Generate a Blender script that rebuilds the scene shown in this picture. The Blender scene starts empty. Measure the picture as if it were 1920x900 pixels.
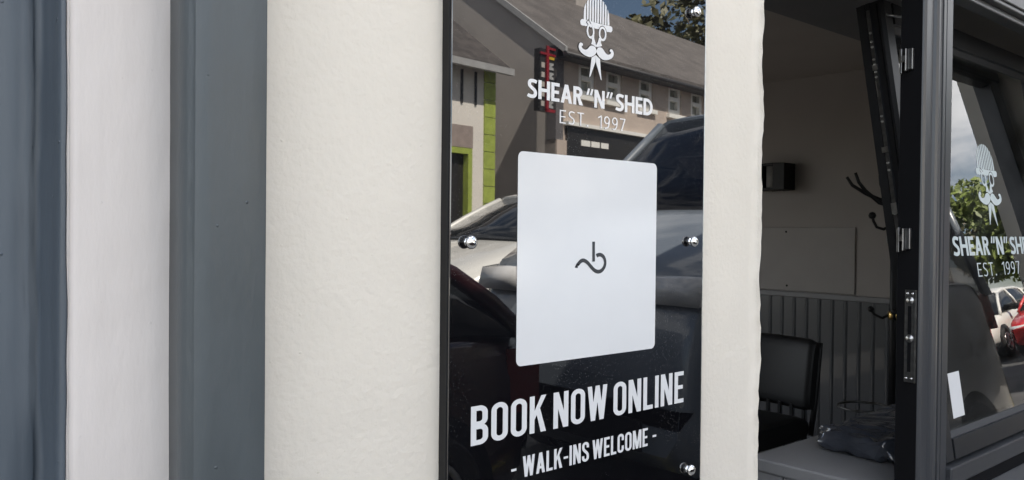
import bpy, bmesh, math, random
from mathutils import Vector, Matrix, noise
random.seed(7)
S = bpy.context.scene
COL = S.collection
R = math.radians
# ---------------------------------------------------------------- camera
cd = bpy.data.cameras.new('camera'); cam = bpy.data.objects.new('camera', cd); COL.objects.link(cam)
S.camera = cam
YAW, PITCH, ROLL = 0.71376971, -0.01237804, 0.00999931
fw = Vector((math.sin(YAW)*math.cos(PITCH), math.cos(YAW)*math.cos(PITCH), math.sin(PITCH)))
r0 = Vector((math.cos(YAW), -math.sin(YAW), 0)); u0 = r0.cross(fw)
rr = math.cos(ROLL)*r0 + math.sin(ROLL)*u0; uu = -math.sin(ROLL)*r0 + math.cos(ROLL)*u0
cam.matrix_world = Matrix(((rr.x, uu.x, -fw.x, 0), (rr.y, uu.y, -fw.y, -0.763), (rr.z, uu.z, -fw.z, 1.35), (0, 0, 0, 1)))
cd.sensor_width = 36; cd.lens = 1543.15/1920*36
cd.clip_start = 0.02; cd.clip_end = 3000
# ---------------------------------------------------------------- sky, sun, exposure
SUN_EL, SUN_AZ = R(55), math.atan2(-0.18, 0.98)          # azimuth from +Y towards +X
w = bpy.data.worlds.new('World'); S.world = w; w.use_nodes = True
nt = w.node_tree; nt.nodes.clear()
def nn(t, typ, **kw):
    n = t.nodes.new(typ)
    for k, v in kw.items(): setattr(n, k, v)
    return n
out = nn(nt, 'ShaderNodeOutputWorld'); bg = nn(nt, 'ShaderNodeBackground'); bg.inputs['Strength'].default_value = 0.06
sky = nn(nt, 'ShaderNodeTexSky', sky_type='NISHITA', sun_disc=False, sun_elevation=SUN_EL, sun_rotation=SUN_AZ)
tc = nn(nt, 'ShaderNodeTexCoord'); mp = nn(nt, 'ShaderNodeMapping')
mp.inputs['Location'].default_value = (2.18, -1.69, 3.81); mp.inputs['Scale'].default_value = (1, 1, 2.2)
nz = nn(nt, 'ShaderNodeTexNoise'); nz.inputs['Scale'].default_value = 2.6; nz.inputs['Detail'].default_value = 9; nz.inputs['Roughness'].default_value = 0.58
cr = nn(nt, 'ShaderNodeValToRGB'); cr.color_ramp.elements[0].position = 0.47; cr.color_ramp.elements[1].position = 0.60
mx = nn(nt, 'ShaderNodeMix', data_type='RGBA'); mx.inputs['B'].default_value = (13, 13, 13.1, 1)
L = nt.links.new
L(tc.outputs['Generated'], mp.inputs['Vector']); L(mp.outputs[0], nz.inputs['Vector']); L(nz.outputs['Fac'], cr.inputs['Fac'])
L(cr.outputs['Color'], mx.inputs['Factor']); L(sky.outputs['Color'], mx.inputs['A']); L(mx.outputs['Result'], bg.inputs['Color']); L(bg.outputs[0], out.inputs['Surface'])
sd = bpy.data.lights.new('sun', 'SUN'); sd.energy = 5.0; sd.angle = R(0.5); sd.color = (1, 0.93, 0.83)
sun = bpy.data.objects.new('sun', sd); COL.objects.link(sun)
tosun = Vector((math.sin(SUN_AZ)*math.cos(SUN_EL), math.cos(SUN_AZ)*math.cos(SUN_EL), math.sin(SUN_EL)))
sun.rotation_euler = tosun.to_track_quat('Z', 'Y').to_euler()
S.view_settings.view_transform = 'Standard'; S.view_settings.look = 'None'
S.view_settings.exposure = 2.36; S.view_settings.gamma = 1
S.render.engine = 'CYCLES'; S.cycles.use_denoising = True
S.cycles.max_bounces = 10; S.cycles.diffuse_bounces = 5; S.cycles.glossy_bounces = 6; S.cycles.transparent_max_bounces = 12
S.cycles.sample_clamp_indirect = 4.0; S.cycles.caustics_reflective = False; S.cycles.caustics_refractive = False
# ---------------------------------------------------------------- materials
def mat(name, col, rough=0.6, metal=0.0, var=0.12, vscale=6.0, bump=0.0, bscale=60.0, bdist=0.002, coat=0.0, spec=0.5, stretch=None, rvar=0.0, bdetail=5.0, specks=0.0, spscale=45.0, trowel=0.0, marks=0.0):
    m = bpy.data.materials.new(name); m.use_nodes = True
    t = m.node_tree; b = t.nodes['Principled BSDF']; l = t.links.new
    b.inputs['Roughness'].default_value = rough; b.inputs['Metallic'].default_value = metal
    b.inputs['Coat Weight'].default_value = coat; b.inputs['Coat Roughness'].default_value = 0.04
    b.inputs['Specular IOR Level'].default_value = spec
    co = nn(t, 'ShaderNodeTexCoord'); mpp = nn(t, 'ShaderNodeMapping'); l(co.outputs['Object'], mpp.inputs['Vector'])
    if stretch: mpp.inputs['Scale'].default_value = stretch
    n1 = nn(t, 'ShaderNodeTexNoise'); n1.inputs['Scale'].default_value = vscale; n1.inputs['Detail'].default_value = 6; l(mpp.outputs[0], n1.inputs['Vector'])
    rp = nn(t, 'ShaderNodeMapRange'); rp.inputs['From Min'].default_value = 0.3; rp.inputs['From Max'].default_value = 0.7
    rp.inputs['To Min'].default_value = 1-var; rp.inputs['To Max'].default_value = 1+var; l(n1.outputs['Fac'], rp.inputs['Value'])
    mxx = nn(t, 'ShaderNodeMix', data_type='RGBA', blend_type='MULTIPLY'); mxx.inputs['Factor'].default_value = 1
    mxx.inputs['A'].default_value = (*col, 1); l(rp.outputs[0], mxx.inputs['B']); l(mxx.outputs['Result'], b.inputs['Base Color'])
    if rvar:
        rq = nn(t, 'ShaderNodeMapRange'); rq.inputs['To Min'].default_value = max(0, rough-rvar); rq.inputs['To Max'].default_value = rough+rvar
        l(n1.outputs['Fac'], rq.inputs['Value']); l(rq.outputs[0], b.inputs['Roughness'])
    if bump:
        n2 = nn(t, 'ShaderNodeTexNoise'); n2.inputs['Scale'].default_value = bscale; n2.inputs['Detail'].default_value = bdetail; l(mpp.outputs[0], n2.inputs['Vector'])
        bp = nn(t, 'ShaderNodeBump'); bp.inputs['Strength'].default_value = bump; bp.inputs['Distance'].default_value = bdist
        l(n2.outputs['Fac'], bp.inputs['Height']); l(bp.outputs[0], b.inputs['Normal'])
        last = bp
        if trowel:
            n3 = nn(t, 'ShaderNodeTexNoise'); n3.inputs['Scale'].default_value = 9; n3.inputs['Detail'].default_value = 3; n3.inputs['Distortion'].default_value = 1.2; l(mpp.outputs[0], n3.inputs['Vector'])
            b3 = nn(t, 'ShaderNodeBump'); b3.inputs['Strength'].default_value = trowel; b3.inputs['Distance'].default_value = 0.012; l(n3.outputs['Fac'], b3.inputs['Height']); l(last.outputs[0], b3.inputs['Normal']); last = b3
        if specks:
            # sparse grit and pinholes under the paint
            vo = nn(t, 'ShaderNodeTexVoronoi'); vo.inputs['Scale'].default_value = spscale; l(co.outputs['Object'], vo.inputs['Vector'])
            sx = nn(t, 'ShaderNodeSeparateColor'); l(vo.outputs['Color'], sx.inputs[0])
            pick = nn(t, 'ShaderNodeMath', operation='GREATER_THAN'); pick.inputs[1].default_value = 0.93; l(sx.outputs[0], pick.inputs[0])
            dot = nn(t, 'ShaderNodeMapRange'); dot.inputs['From Min'].default_value = 0.17; dot.inputs['From Max'].default_value = 0.05; l(vo.outputs['Distance'], dot.inputs['Value'])
            sg_ = nn(t, 'ShaderNodeMath', operation='MULTIPLY'); l(pick.outputs[0], sg_.inputs[0]); l(dot.outputs[0], sg_.inputs[1])
            b4 = nn(t, 'ShaderNodeBump'); b4.inputs['Strength'].default_value = specks; b4.inputs['Distance'].default_value = 0.002; l(sg_.outputs[0], b4.inputs['Height']); l(last.outputs[0], b4.inputs['Normal']); last = b4
        if marks:
            # faint worn scratches and scuffs in the paint colour
            m2 = nn(t, 'ShaderNodeMapping'); m2.inputs['Scale'].default_value = (40, 40, 5); m2.inputs['Rotation'].default_value = (0.2, 0.35, 0.3); l(co.outputs['Object'], m2.inputs['Vector'])
            n5 = nn(t, 'ShaderNodeTexNoise'); n5.inputs['Scale'].default_value = 1.0; n5.inputs['Detail'].default_value = 8; n5.inputs['Roughness'].default_value = 0.7; l(m2.outputs[0], n5.inputs['Vector'])
            r5 = nn(t, 'ShaderNodeMapRange'); r5.inputs['From Min'].default_value = 0.66; r5.inputs['From Max'].default_value = 0.74; r5.inputs['To Max'].default_value = marks; l(n5.outputs['Fac'], r5.inputs['Value'])
            m5 = nn(t, 'ShaderNodeMix', data_type='RGBA'); l(r5.outputs[0], m5.inputs['Factor']); l(mxx.outputs['Result'], m5.inputs['A']); m5.inputs['B'].default_value = (*[min(1, c*1.9+.02) for c in col], 1)
            l(m5.outputs['Result'], b.inputs['Base Color'])
        l(last.outputs[0], b.inputs['Normal'])
    return m
M = {}
M['render'] = mat('cream_white_render', (0.75, 0.688, 0.592), 0.62, var=0.04, vscale=3, bump=0.48, bscale=120, bdist=0.0022, rvar=0.08, bdetail=9, specks=0.3, spscale=95, trowel=0.14)
M['smooth'] = mat('smooth_white_paint', (0.665, 0.612, 0.572), 0.5, var=0.035, vscale=7, bump=0.45, bscale=45, bdist=0.003, stretch=(1, 1, 0.3), rvar=0.1, specks=0.15, spscale=120, trowel=0.3)
M['reveal'] = mat('white_reveal', (0.6, 0.58, 0.56), 0.7, var=0.05, bump=0.2)
M['post'] = mat('grey_post_paint', (0.074, 0.085, 0.090), 0.42, var=0.15, vscale=9, bump=0.5, bscale=110, bdist=0.0016, stretch=(1, 1, 0.35), rvar=0.14, specks=0.6, spscale=110, trowel=0.2, marks=0.5)
M['bluepaint'] = mat('blue_grey_paint', (0.072, 0.088, 0.106), 0.40, var=0.16, vscale=8, bump=0.4, bscale=30, bdist=0.003, stretch=(1, 1, 0.25), rvar=0.12, specks=0.6, spscale=90, trowel=0.25, marks=0.25)
M['anthra'] = mat('anthracite_frame', (0.040, 0.042, 0.046), 0.33, var=0.12, vscale=9, stretch=(1, 1, 0.2), bump=0.06, bscale=200, bdist=0.0006, rvar=0.08, marks=0.15)
M['sash'] = mat('dark_sash_profile', (0.017, 0.018, 0.02), 0.42, var=0.1, spec=0.3)
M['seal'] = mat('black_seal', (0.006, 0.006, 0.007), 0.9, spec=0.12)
M['black'] = mat('black_plastic', (0.009, 0.009, 0.010), 0.5, spec=0.3)
M['keepsteel'] = mat('keep_steel', (0.22, 0.22, 0.22), 0.4, metal=1, var=0.25, vscale=60, rvar=0.1)
M['steel'] = mat('worn_steel', (0.42, 0.42, 0.41), 0.32, metal=1, var=0.25, vscale=60, rvar=0.1)
M['darksteel'] = mat('dark_steel', (0.12, 0.12, 0.118), 0.42, metal=0.9, var=0.3, vscale=60)
M['chrome'] = mat('polished_steel', (0.78, 0.78, 0.77), 0.05, metal=1, var=0.03)
M['vinyl'] = mat('white_vinyl', (0.74, 0.735, 0.725), 0.12, var=0.02, vscale=12, rvar=0.04)
M['inkblack'] = mat('black_print', (0.012, 0.012, 0.014), 0.08)
M['roomwall'] = mat('room_paint', (0.34, 0.315, 0.295), 0.75, var=0.06, vscale=2.2, bump=0.1)
M['ceiling'] = mat('ceiling_paint', (0.44, 0.41, 0.39), 0.8, var=0.06, vscale=2)
M['bulk'] = mat('bulkhead_paint', (0.165, 0.168, 0.176), 0.6, var=0.08, vscale=2)
M['dado'] = mat('charcoal_board', (0.085, 0.09, 0.097), 0.26, coat=0.4, var=0.08, vscale=5, stretch=(1, 1, 0.3))
M['dadotop'] = mat('grey_dado_rail', (0.22, 0.22, 0.225), 0.5, var=0.05)
M['counter'] = mat('grey_counter', (0.24, 0.24, 0.245), 0.42, var=0.10, vscale=7, rvar=0.1)
M['leather'] = mat('black_leather', (0.008, 0.008, 0.009), 0.5, var=0.2, spec=0.3, bump=0.3, bscale=140, bdist=0.001)
M['poly'] = mat('dark_polythene', (0.045, 0.051, 0.065), 0.13, var=0.2, vscale=20, spec=0.7)
M['board'] = mat('grey_board', (0.315, 0.296, 0.28), 0.6, var=0.04)
M['paper'] = mat('grey_paper', (0.3, 0.3, 0.29), 0.8)
M['floor'] = mat('dark_floor', (0.08, 0.075, 0.07), 0.5)
M['brass'] = mat('brass', (0.6, 0.42, 0.16), 0.25, metal=1)
M['asphalt'] = mat('asphalt', (0.06, 0.06, 0.061), 0.85, var=0.25, vscale=3, bump=0.4, bscale=120)
M['paving'] = mat('paving', (0.27, 0.26, 0.245), 0.8, var=0.15, vscale=3)
M['kerb'] = mat('kerb_stone', (0.33, 0.32, 0.31), 0.8)
M['line'] = mat('road_paint', (0.65, 0.55, 0.12), 0.7)
M['pink'] = mat('pinkish_render', (0.48, 0.405, 0.35), 0.85, var=0.06, vscale=1.5, bump=0.3, bscale=30, bdist=0.01)
M['gable'] = mat('brown_grey_gable', (0.43, 0.395, 0.365), 0.85, var=0.12, vscale=0.8)
M['darkband'] = mat('dark_slate_cladding', (0.12, 0.112, 0.115), 0.7, var=0.15)
M['whitehouse'] = mat('white_house_render', (0.74, 0.70, 0.64), 0.85, var=0.05, vscale=1)
M['mauve'] = mat('mauve_panel', (0.30, 0.245, 0.22), 0.8)
M['lime'] = mat('lime_paint', (0.33, 0.40, 0.075), 0.6, var=0.15)
M['slate'] = mat('roof_slate', (0.115, 0.103, 0.096), 0.62, var=0.25, vscale=1.6, bump=0.7, bscale=12, bdist=0.05)
M['slate2'] = mat('roof_slate_dark', (0.06, 0.052, 0.048), 0.7, var=0.4, vscale=4, bump=0.6, bscale=9, bdist=0.05)
M['upvc'] = mat('white_upvc', (0.80, 0.79, 0.75), 0.4, var=0.03)
M['shopblack'] = mat('black_shopfront', (0.022, 0.021, 0.021), 0.4, var=0.15)
M['gutter'] = mat('dark_gutter', (0.03, 0.03, 0.032), 0.5)
M['leadgrey'] = mat('grey_lead', (0.35, 0.35, 0.35), 0.6)
M['red'] = mat('red_sign_frame', (0.24, 0.012, 0.02), 0.4)
M['yellow'] = mat('yellow_sign_face', (0.55, 0.36, 0.03), 0.5)
M['curtain'] = mat('net_curtain', (0.55, 0.57, 0.5), 0.8, var=0.25, vscale=5)
M['housepane'] = mat('house_window_glass', (0.30, 0.31, 0.27), 0.08, var=0.35, vscale=2)
M['rubber'] = mat('tyre_rubber', (0.02, 0.02, 0.02), 0.8)
M['alloy'] = mat('alloy_rim', (0.5, 0.5, 0.5), 0.3, metal=0.9)
M['carglass'] = mat('car_glass', (0.012, 0.014, 0.016), 0.03, var=0.05)
M['vanpaint'] = mat('slate_blue_van_paint', (0.16, 0.185, 0.215), 0.3, var=0.03, coat=1)
M['redpaint'] = mat('dark_red_paint', (0.02, 0.004, 0.006), 0.3, var=0.03, coat=1)
M['whitepaint'] = mat('white_car_paint', (0.72, 0.71, 0.67), 0.3, var=0.02, coat=1)
M['silverpaint'] = mat('silver_car_paint', (0.42, 0.43, 0.42), 0.3, metal=0.3, var=0.03, coat=1)
M['brightred'] = mat('bright_red_paint', (0.55, 0.02, 0.02), 0.3, var=0.03, coat=1)
M['tail'] = mat('tail_lamp', (0.10, 0.008, 0.008), 0.15)
M['lamp'] = mat('headlamp', (0.6, 0.6, 0.6), 0.08)
M['bark'] = mat('bark', (0.10, 0.075, 0.055), 0.9, var=0.3)
M['leaf'] = mat('olive_leaf', (0.12, 0.115, 0.05), 0.55, var=0.5, vscale=0.7)
M['leaf2'] = mat('green_leaf', (0.13, 0.17, 0.03), 0.55, var=0.5, vscale=0.9)
M['stone'] = mat('grey_render', (0.13, 0.125, 0.12), 0.85, var=0.15)
def glass(name, ior, tint, dust=0.0):
    m = bpy.data.materials.new(name); m.use_nodes = True; t = m.node_tree; t.nodes.clear()
    o = nn(t, 'ShaderNodeOutputMaterial'); mi = nn(t, 'ShaderNodeMixShader'); tr = nn(t, 'ShaderNodeBsdfTransparent'); gl = nn(t, 'ShaderNodeBsdfGlossy'); fr = nn(t, 'ShaderNodeFresnel')
    fr.inputs['IOR'].default_value = ior; tr.inputs['Color'].default_value = (*tint, 1); gl.inputs['Roughness'].default_value = 0.004
    l = t.links.new
    if dust:
        co = nn(t, 'ShaderNodeTexCoord'); n1 = nn(t, 'ShaderNodeTexNoise'); n1.inputs['Scale'].default_value = 5; n1.inputs['Detail'].default_value = 8; n1.inputs['Distortion'].default_value = 0.8
        l(co.outputs['Object'], n1.inputs['Vector']); mr = nn(t, 'ShaderNodeMapRange'); mr.inputs['From Min'].default_value = .35; mr.inputs['From Max'].default_value = .8; mr.inputs['To Max'].default_value = dust; l(n1.outputs['Fac'], mr.inputs['Value'])
        df = nn(t, 'ShaderNodeBsdfDiffuse'); df.inputs['Color'].default_value = (.6, .6, .58, 1); m2 = nn(t, 'ShaderNodeMixShader'); l(mr.outputs[0], m2.inputs[0]); l(tr.outputs[0], m2.inputs[1]); l(df.outputs[0], m2.inputs[2]); tr = m2
    l(fr.outputs[0], mi.inputs[0]); l(tr.outputs[0], mi.inputs[1]); l(gl.outputs[0], mi.inputs[2]); l(mi.outputs[0], o.inputs['Surface'])
    return m
M['pane'] = glass('window_glass', 1.6, (0.90, 0.93, 0.92), 0.05)
M['vanglass'] = glass('tinted_car_glass', 1.5, (0.42, 0.42, 0.43))
# black gloss acrylic with a little dust on it
def acrylic():
    m = bpy.data.materials.new('black_acrylic'); m.use_nodes = True; t = m.node_tree; b = t.nodes['Principled BSDF']; l = t.links.new
    co = nn(t, 'ShaderNodeTexCoord'); v = nn(t, 'ShaderNodeTexVoronoi'); v.inputs['Scale'].default_value = 330
    n2 = nn(t, 'ShaderNodeTexNoise'); n2.inputs['Scale'].default_value = 7; n2.inputs['Detail'].default_value = 5
    l(co.outputs['Object'], v.inputs['Vector']); l(co.outputs['Object'], n2.inputs['Vector'])
    lt = nn(t, 'ShaderNodeMapRange'); lt.inputs['From Min'].default_value = 0.2; lt.inputs['From Max'].default_value = 0.08; l(v.outputs['Distance'], lt.inputs['Value'])
    dm = nn(t, 'ShaderNodeMapRange'); dm.inputs['From Min'].default_value = 0.42; dm.inputs['From Max'].default_value = 0.68; dm.inputs['To Max'].default_value = 0.6; l(n2.outputs['Fac'], dm.inputs['Value'])
    mu = nn(t, 'ShaderNodeMath', operation='MULTIPLY'); l(lt.outputs[0], mu.inputs[0]); l(dm.outputs[0], mu.inputs[1])
    mi = nn(t, 'ShaderNodeMix', data_type='RGBA'); mi.inputs['A'].default_value = (0.004, 0.004, 0.005, 1); mi.inputs['B'].default_value = (0.3, 0.3, 0.3, 1)
    l(mu.outputs[0], mi.inputs['Factor']); l(mi.outputs['Result'], b.inputs['Base Color'])
    b.inputs['Roughness'].default_value = 0.012; b.inputs['IOR'].default_value = 2.0
    return m
M['acrylic'] = acrylic()
# ---------------------------------------------------------------- helpers
class MB:
    def __init__(s): s.v = []; s.f = []; s.sm = []
    def add(s, vs, fs, smooth=False):
        o = len(s.v); s.v += [tuple(p) for p in vs]
        for f in fs: s.f.append(tuple(i+o for i in f)); s.sm.append(smooth)
        return s
    def box(s, x0, x1, y0, y1, z0, z1):
        return s.add([(x0,y0,z0),(x1,y0,z0),(x1,y1,z0),(x0,y1,z0),(x0,y0,z1),(x1,y0,z1),(x1,y1,z1),(x0,y1,z1)],
                     [(3,2,1,0),(4,5,6,7),(0,1,5,4),(1,2,6,5),(2,3,7,6),(3,0,4,7)])
    def prism(s, pts, a, b, axis='z'):
        n = len(pts)
        def P(p, t): return (p[0], p[1], t) if axis == 'z' else ((p[0], t, p[1]) if axis == 'y' else (t, p[0], p[1]))
        vs = [P(p, a) for p in pts]+[P(p, b) for p in pts]
        return s.add(vs, [tuple(range(n))[::-1], tuple(range(n, 2*n))]+[(i, (i+1) % n, n+(i+1) % n, n+i) for i in range(n)])
    def tube(s, path, r, n=8, caps=True):
        path = [Vector(p) for p in path]; rings = []
        rs = r if isinstance(r, (list, tuple)) else [r]*len(path)
        for i, p in enumerate(path):
            d = (path[min(i+1, len(path)-1)]-path[max(i-1, 0)]).normalized()
            a = d.orthogonal() if i == 0 else (pa - d*pa.dot(d))
            a.normalize(); pa = a; b = d.cross(a)
            rings.append([p+rs[i]*(math.cos(2*math.pi*k/n)*a+math.sin(2*math.pi*k/n)*b) for k in range(n)])
        vs = [q for rg in rings for q in rg]; fs = []
        for i in range(len(path)-1):
            for k in range(n): fs.append((i*n+k, i*n+(k+1) % n, (i+1)*n+(k+1) % n, (i+1)*n+k))
        s.add(vs, fs, True)
        if caps: s.add(rings[0], [tuple(range(n))[::-1]]); s.add(rings[-1], [tuple(range(n))])
        return s
    def lathe(s, prof, n=24, origin=(0,0,0), axis='z'):
        vs = []; fs = []
        for (r, h) in prof:
            for k in range(n):
                a = 2*math.pi*k/n; c, q = r*math.cos(a), r*math.sin(a)
                p = {'z': (c, q, h), 'y': (c, h, -q), 'x': (h, c, q)}[axis]
                vs.append((p[0]+origin[0], p[1]+origin[1], p[2]+origin[2]))
        for i in range(len(prof)-1):
            for k in range(n): fs.append((i*n+k, i*n+(k+1) % n, (i+1)*n+(k+1) % n, (i+1)*n+k))
        return s.add(vs, fs, True)
    def loft(s, rings, closed=True, smooth=True, cap=True):
        n = len(rings[0]); vs = [p for rg in rings for p in rg]; fs = []
        for i in range(len(rings)-1):
            for k in range(n if closed else n-1): fs.append((i*n+k, i*n+(k+1) % n, (i+1)*n+(k+1) % n, (i+1)*n+k))
        s.add(vs, fs, smooth)
        if cap and closed: s.add(rings[0], [tuple(range(n))[::-1]]); s.add(rings[-1], [tuple(range(n))])
        return s
    def build(s, name, m, parent=None, bevel=0.0, seg=2, weld=True, fixn=True, autosmooth=False):
        me = bpy.data.meshes.new(name); me.from_pydata(s.v, [], s.f); me.materials.append(m)
        for p, q in zip(me.polygons, s.sm): p.use_smooth = q
        if weld or fixn:
            bm = bmesh.new(); bm.from_mesh(me)
            if weld: bmesh.ops.remove_doubles(bm, verts=bm.verts, dist=1e-6)
            if fixn: bmesh.ops.recalc_face_normals(bm, faces=bm.faces)
            bm.to_mesh(me); bm.free()
        o = bpy.data.objects.new(name, me); COL.objects.link(o)
        if parent: o.parent = parent
        if bevel:
            b = o.modifiers.new('bevel', 'BEVEL'); b.width = bevel; b.segments = seg; b.limit_method = 'ANGLE'; b.angle_limit = R(40)
        return o
def tag(o, label=None, cat=None, group=None, kind=None):
    if label: o['label'] = label
    if cat: o['category'] = cat
    if group: o['group'] = group
    if kind: o['kind'] = kind
    return o
def empty(name, label, cat, loc=(0,0,0), rot=(0,0,0), group=None):
    o = bpy.data.objects.new(name, None); COL.objects.link(o); o.location = loc; o.rotation_euler = rot; o.empty_display_size = 0.1
    return tag(o, label, cat, group)
def struct(o): o['kind'] = 'structure'; return o
def copy_tree(o, parent=None):
    c = o.copy(); COL.objects.link(c)
    if parent: c.parent = parent
    for ch in list(o.children): copy_tree(ch, c)
    return c
def wall_openings(mb, u0, u1, z0, z1, ops, t0, t1):
    """slab in local (u, depth, z): front at t0, back at t1, rectangular holes ops=(ua,ub,za,zb)"""
    us = sorted({u0, u1, *[o[0] for o in ops], *[o[1] for o in ops]}); us = [u for u in us if u0 <= u <= u1]
    zs = sorted({z0, z1, *[o[2] for o in ops], *[o[3] for o in ops]}); zs = [z for z in zs if z0 <= z <= z1]
    def solid(i, j):
        if i < 0 or j < 0 or i >= len(us)-1 or j >= len(zs)-1: return False
        u, z = (us[i]+us[i+1])/2, (zs[j]+zs[j+1])/2
        return not any(a < u < b and c < z < d for a, b, c, d in ops)
    for i in range(len(us)-1):
        for j in range(len(zs)-1):
            if not solid(i, j): continue
            a, b, c, d = us[i], us[i+1], zs[j], zs[j+1]
            mb.add([(a,t0,c),(b,t0,c),(b,t0,d),(a,t0,d)], [(0,1,2,3)]); mb.add([(a,t1,c),(b,t1,c),(b,t1,d),(a,t1,d)], [(3,2,1,0)])
            if not solid(i-1, j): mb.add([(a,t0,c),(a,t1,c),(a,t1,d),(a,t0,d)], [(3,2,1,0)])
            if not solid(i+1, j): mb.add([(b,t0,c),(b,t1,c),(b,t1,d),(b,t0,d)], [(0,1,2,3)])
            if not solid(i, j-1): mb.add([(a,t0,c),(b,t0,c),(b,t1,c),(a,t1,c)], [(3,2,1,0)])
            if not solid(i, j+1): mb.add([(a,t0,d),(b,t0,d),(b,t1,d),(a,t1,d)], [(0,1,2,3)])
    return mb
# ---------------------------------------------------------------- ground, road, pavements
def hill(x): return 0.04*max(0.0, x-8.0)**1.0 if x > 8 else 0.0
def strip(name, m, y0, y1, dz, xs, kind='structure', thick=0.0):
    mb = MB(); vs = []; n = len(xs)
    for x in xs:
        vs += [(x, y0, hill(x)+dz), (x, y1, hill(x)+dz)]
    mb.add(vs, [(2*i, 2*i+2, 2*i+3, 2*i+1) for i in range(n-1)])
    if thick:
        for yy in (y0, y1):
            vs = []
            for x in xs: vs += [(x, yy, hill(x)+dz-thick), (x, yy, hill(x)+dz)]
            mb.add(vs, [(2*i, 2*i+2, 2*i+3, 2*i+1) for i in range(n-1)])
    o = mb.build(name, m, fixn=False); o['kind'] = kind; return o
XS = [-400, -60, -20, -8, 0, 4, 8, 10, 14, 20, 30, 45, 70, 120]
strip('ground', M['asphalt'], -600, 600, -0.14, [-900, -60, 0, 8, 20, 45, 120])
strip('road', M['asphalt'], -10.4, -1.72, -0.125, XS)
strip('pavement', M['paving'], -1.6, 0.0, 0.0, XS, thick=0.13)
strip('kerb', M['kerb'], -1.72, -1.6, 0.006, XS, thick=0.14)
strip('far_pavement', M['paving'], -13.2, -10.5, 0.0, XS, thick=0.13)
strip('far_kerb', M['kerb'], -10.5, -10.4, 0.006, XS, thick=0.14)
strip('road_marking', M['line'], -1.98, -1.88, -0.121, XS)
# ---------------------------------------------------------------- our shop building
shop = empty('shop_building', 'white rendered shop building with the black sign and open doorway', 'building')
def wavy_pier(x0, x1, yf, yb, z0, z1, wl, wr, nz=170, rad=0.006, seed=0.0):
    rings = []
    for k in range(nz+1):
        z = z0+(z1-z0)*k/nz
        dl = wl*(noise.noise((seed, 3.1, z*9))+0.5*noise.noise((seed, 7.1, z*33))); dr = wr*(noise.noise((seed, 11.1, z*10))+0.7*noise.noise((seed, 5.7, z*41)))
        a, b = x0+dl, x1+dr; ring = [(a, yb, z)]
        for t in range(4):
            an = math.pi/2*t/3; ring.append((a+rad*(1-math.sin(an)), yf+rad*(1-math.cos(an)), z))
        n = 26
        for i in range(1, n):
            x = a+rad+(b-a-2*rad)*i/n
            ring.append((x, yf+0.0016*noise.noise((x*7, seed, z*5))+0.0006*noise.noise((x*34, seed, z*28)), z))
        for t in range(4):
            an = math.pi/2*t/3; ring.append((b-rad*(1-math.cos(an)), yf+rad*(1-math.sin(an)), z))
        ring.append((b, yb, z)); rings.append([tuple(p) for p in ring])
    return MB().loft(rings)
wavy_pier(0.293, 1.2385, 0.017, 0.28, -0.02, 2.26, 0.0, 0.0078, rad=0.0045).build('rendered_pier', M['render'], shop)
wavy_pier(0.1708, 0.2925, 0.017, 0.28, -0.02, 2.26, 0.0005, 0.0, rad=0.0035, seed=4.0).build('painted_pier', M['smooth'], shop)
mb = MB(); mb.box(-5.0, 9.0, 0.017, 0.285, 2.262, 3.9); mb.build('upper_wall', M['render'], shop)
for a, b in ((-5.0, -0.92), (3.62, 9.0)): MB().box(a, b, 0.017, 0.285, -0.1, 2.26).build('side_wall', M['render'], shop)
mb = MB(); mb.prism([(-0.2, 3.9), (2.4, 5.5), (4.9, 3.9)], -5.2, 9.2, 'x'); mb.build('roof', M['slate'], shop)
mb = MB(); wall_openings(mb, -5.0, 9.0, -0.1, 3.9, [(-0.9, 3.3, 0.75, 2.2)], 4.42, 4.6); mb.box(-5, -4.8, 0.3, 4.4, -0.1, 3.9); mb.box(8.8, 9, 0.3, 4.4, -0.1, 3.9); mb.build('rear_wall', M['stone'], shop)  # rear window opening is added, out of view, to bring daylight into the room
# grey timber post standing proud of the wall
mb = MB(); rings = []
for k in range(61):
    z = -0.02+2.28*k/60; j = 0.0006*noise.noise((z*6, 1, 1)); q = 0.0005*noise.noise((z*9, 5, 1))
    x0, x1, yf, rd = 0.258+j, 0.3285+q, -0.0365, 0.003
    rings.append([(x0, 0.02, z), (x0, yf+.006, z), (x0+.0035, yf+.005, z), (x0+.0035, yf+.001, z), (x0+.0045, yf, z), (x0+.02, yf-0.0004, z), (x1-.02, yf-0.0003, z), (x1-rd, yf, z), (x1-rd*.3, yf+rd*.3, z), (x1, yf+rd, z), (x1, 0.02, z)])
tag(mb.loft(rings).build('timber_post', M['post']), 'narrow grey painted timber post standing proud of the white wall', 'post')
# blue-grey recessed doorway at the far left
dw = empty('recessed_door', 'blue grey painted doorway frame recessed beside the white wall at far left', 'door', (-0.4, 0.07, 0))
mb = MB(); rings = []
for k in range(181):
    z = -0.02+2.28*k/180; a = 0.0050*noise.noise((z*5, 2, 9))+0.002*noise.noise((z*17, 2, 9)); b = 0.0044*noise.noise((z*6, 8, 3))+0.002*noise.noise((z*23, 8, 3)); c = .003*noise.noise((z*8, 4, 4))
    rings.append([(0.568, 0.02, z), (0.5703+b*.5, -0.0535, z), (0.5722+b*.55, -0.0541, z), (0.5705+b*.5, -0.0552, z), (0.567, -0.050, z), (0.566, -0.045+b*.3, z), (0.562+a, -0.014, z), (0.557+b, -0.004+c, z), (0.553+a, -0.012, z), (0.549+b*.7, -0.004+c, z), (0.543+a*.5, -0.0065, z), (0.535+b*.5, -0.0015, z), (0.50, 0.0, z), (0.45, 0.001, z), (0.44, 0.02, z)])
mb.loft(rings).build('door_jamb', M['bluepaint'], dw)
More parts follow.
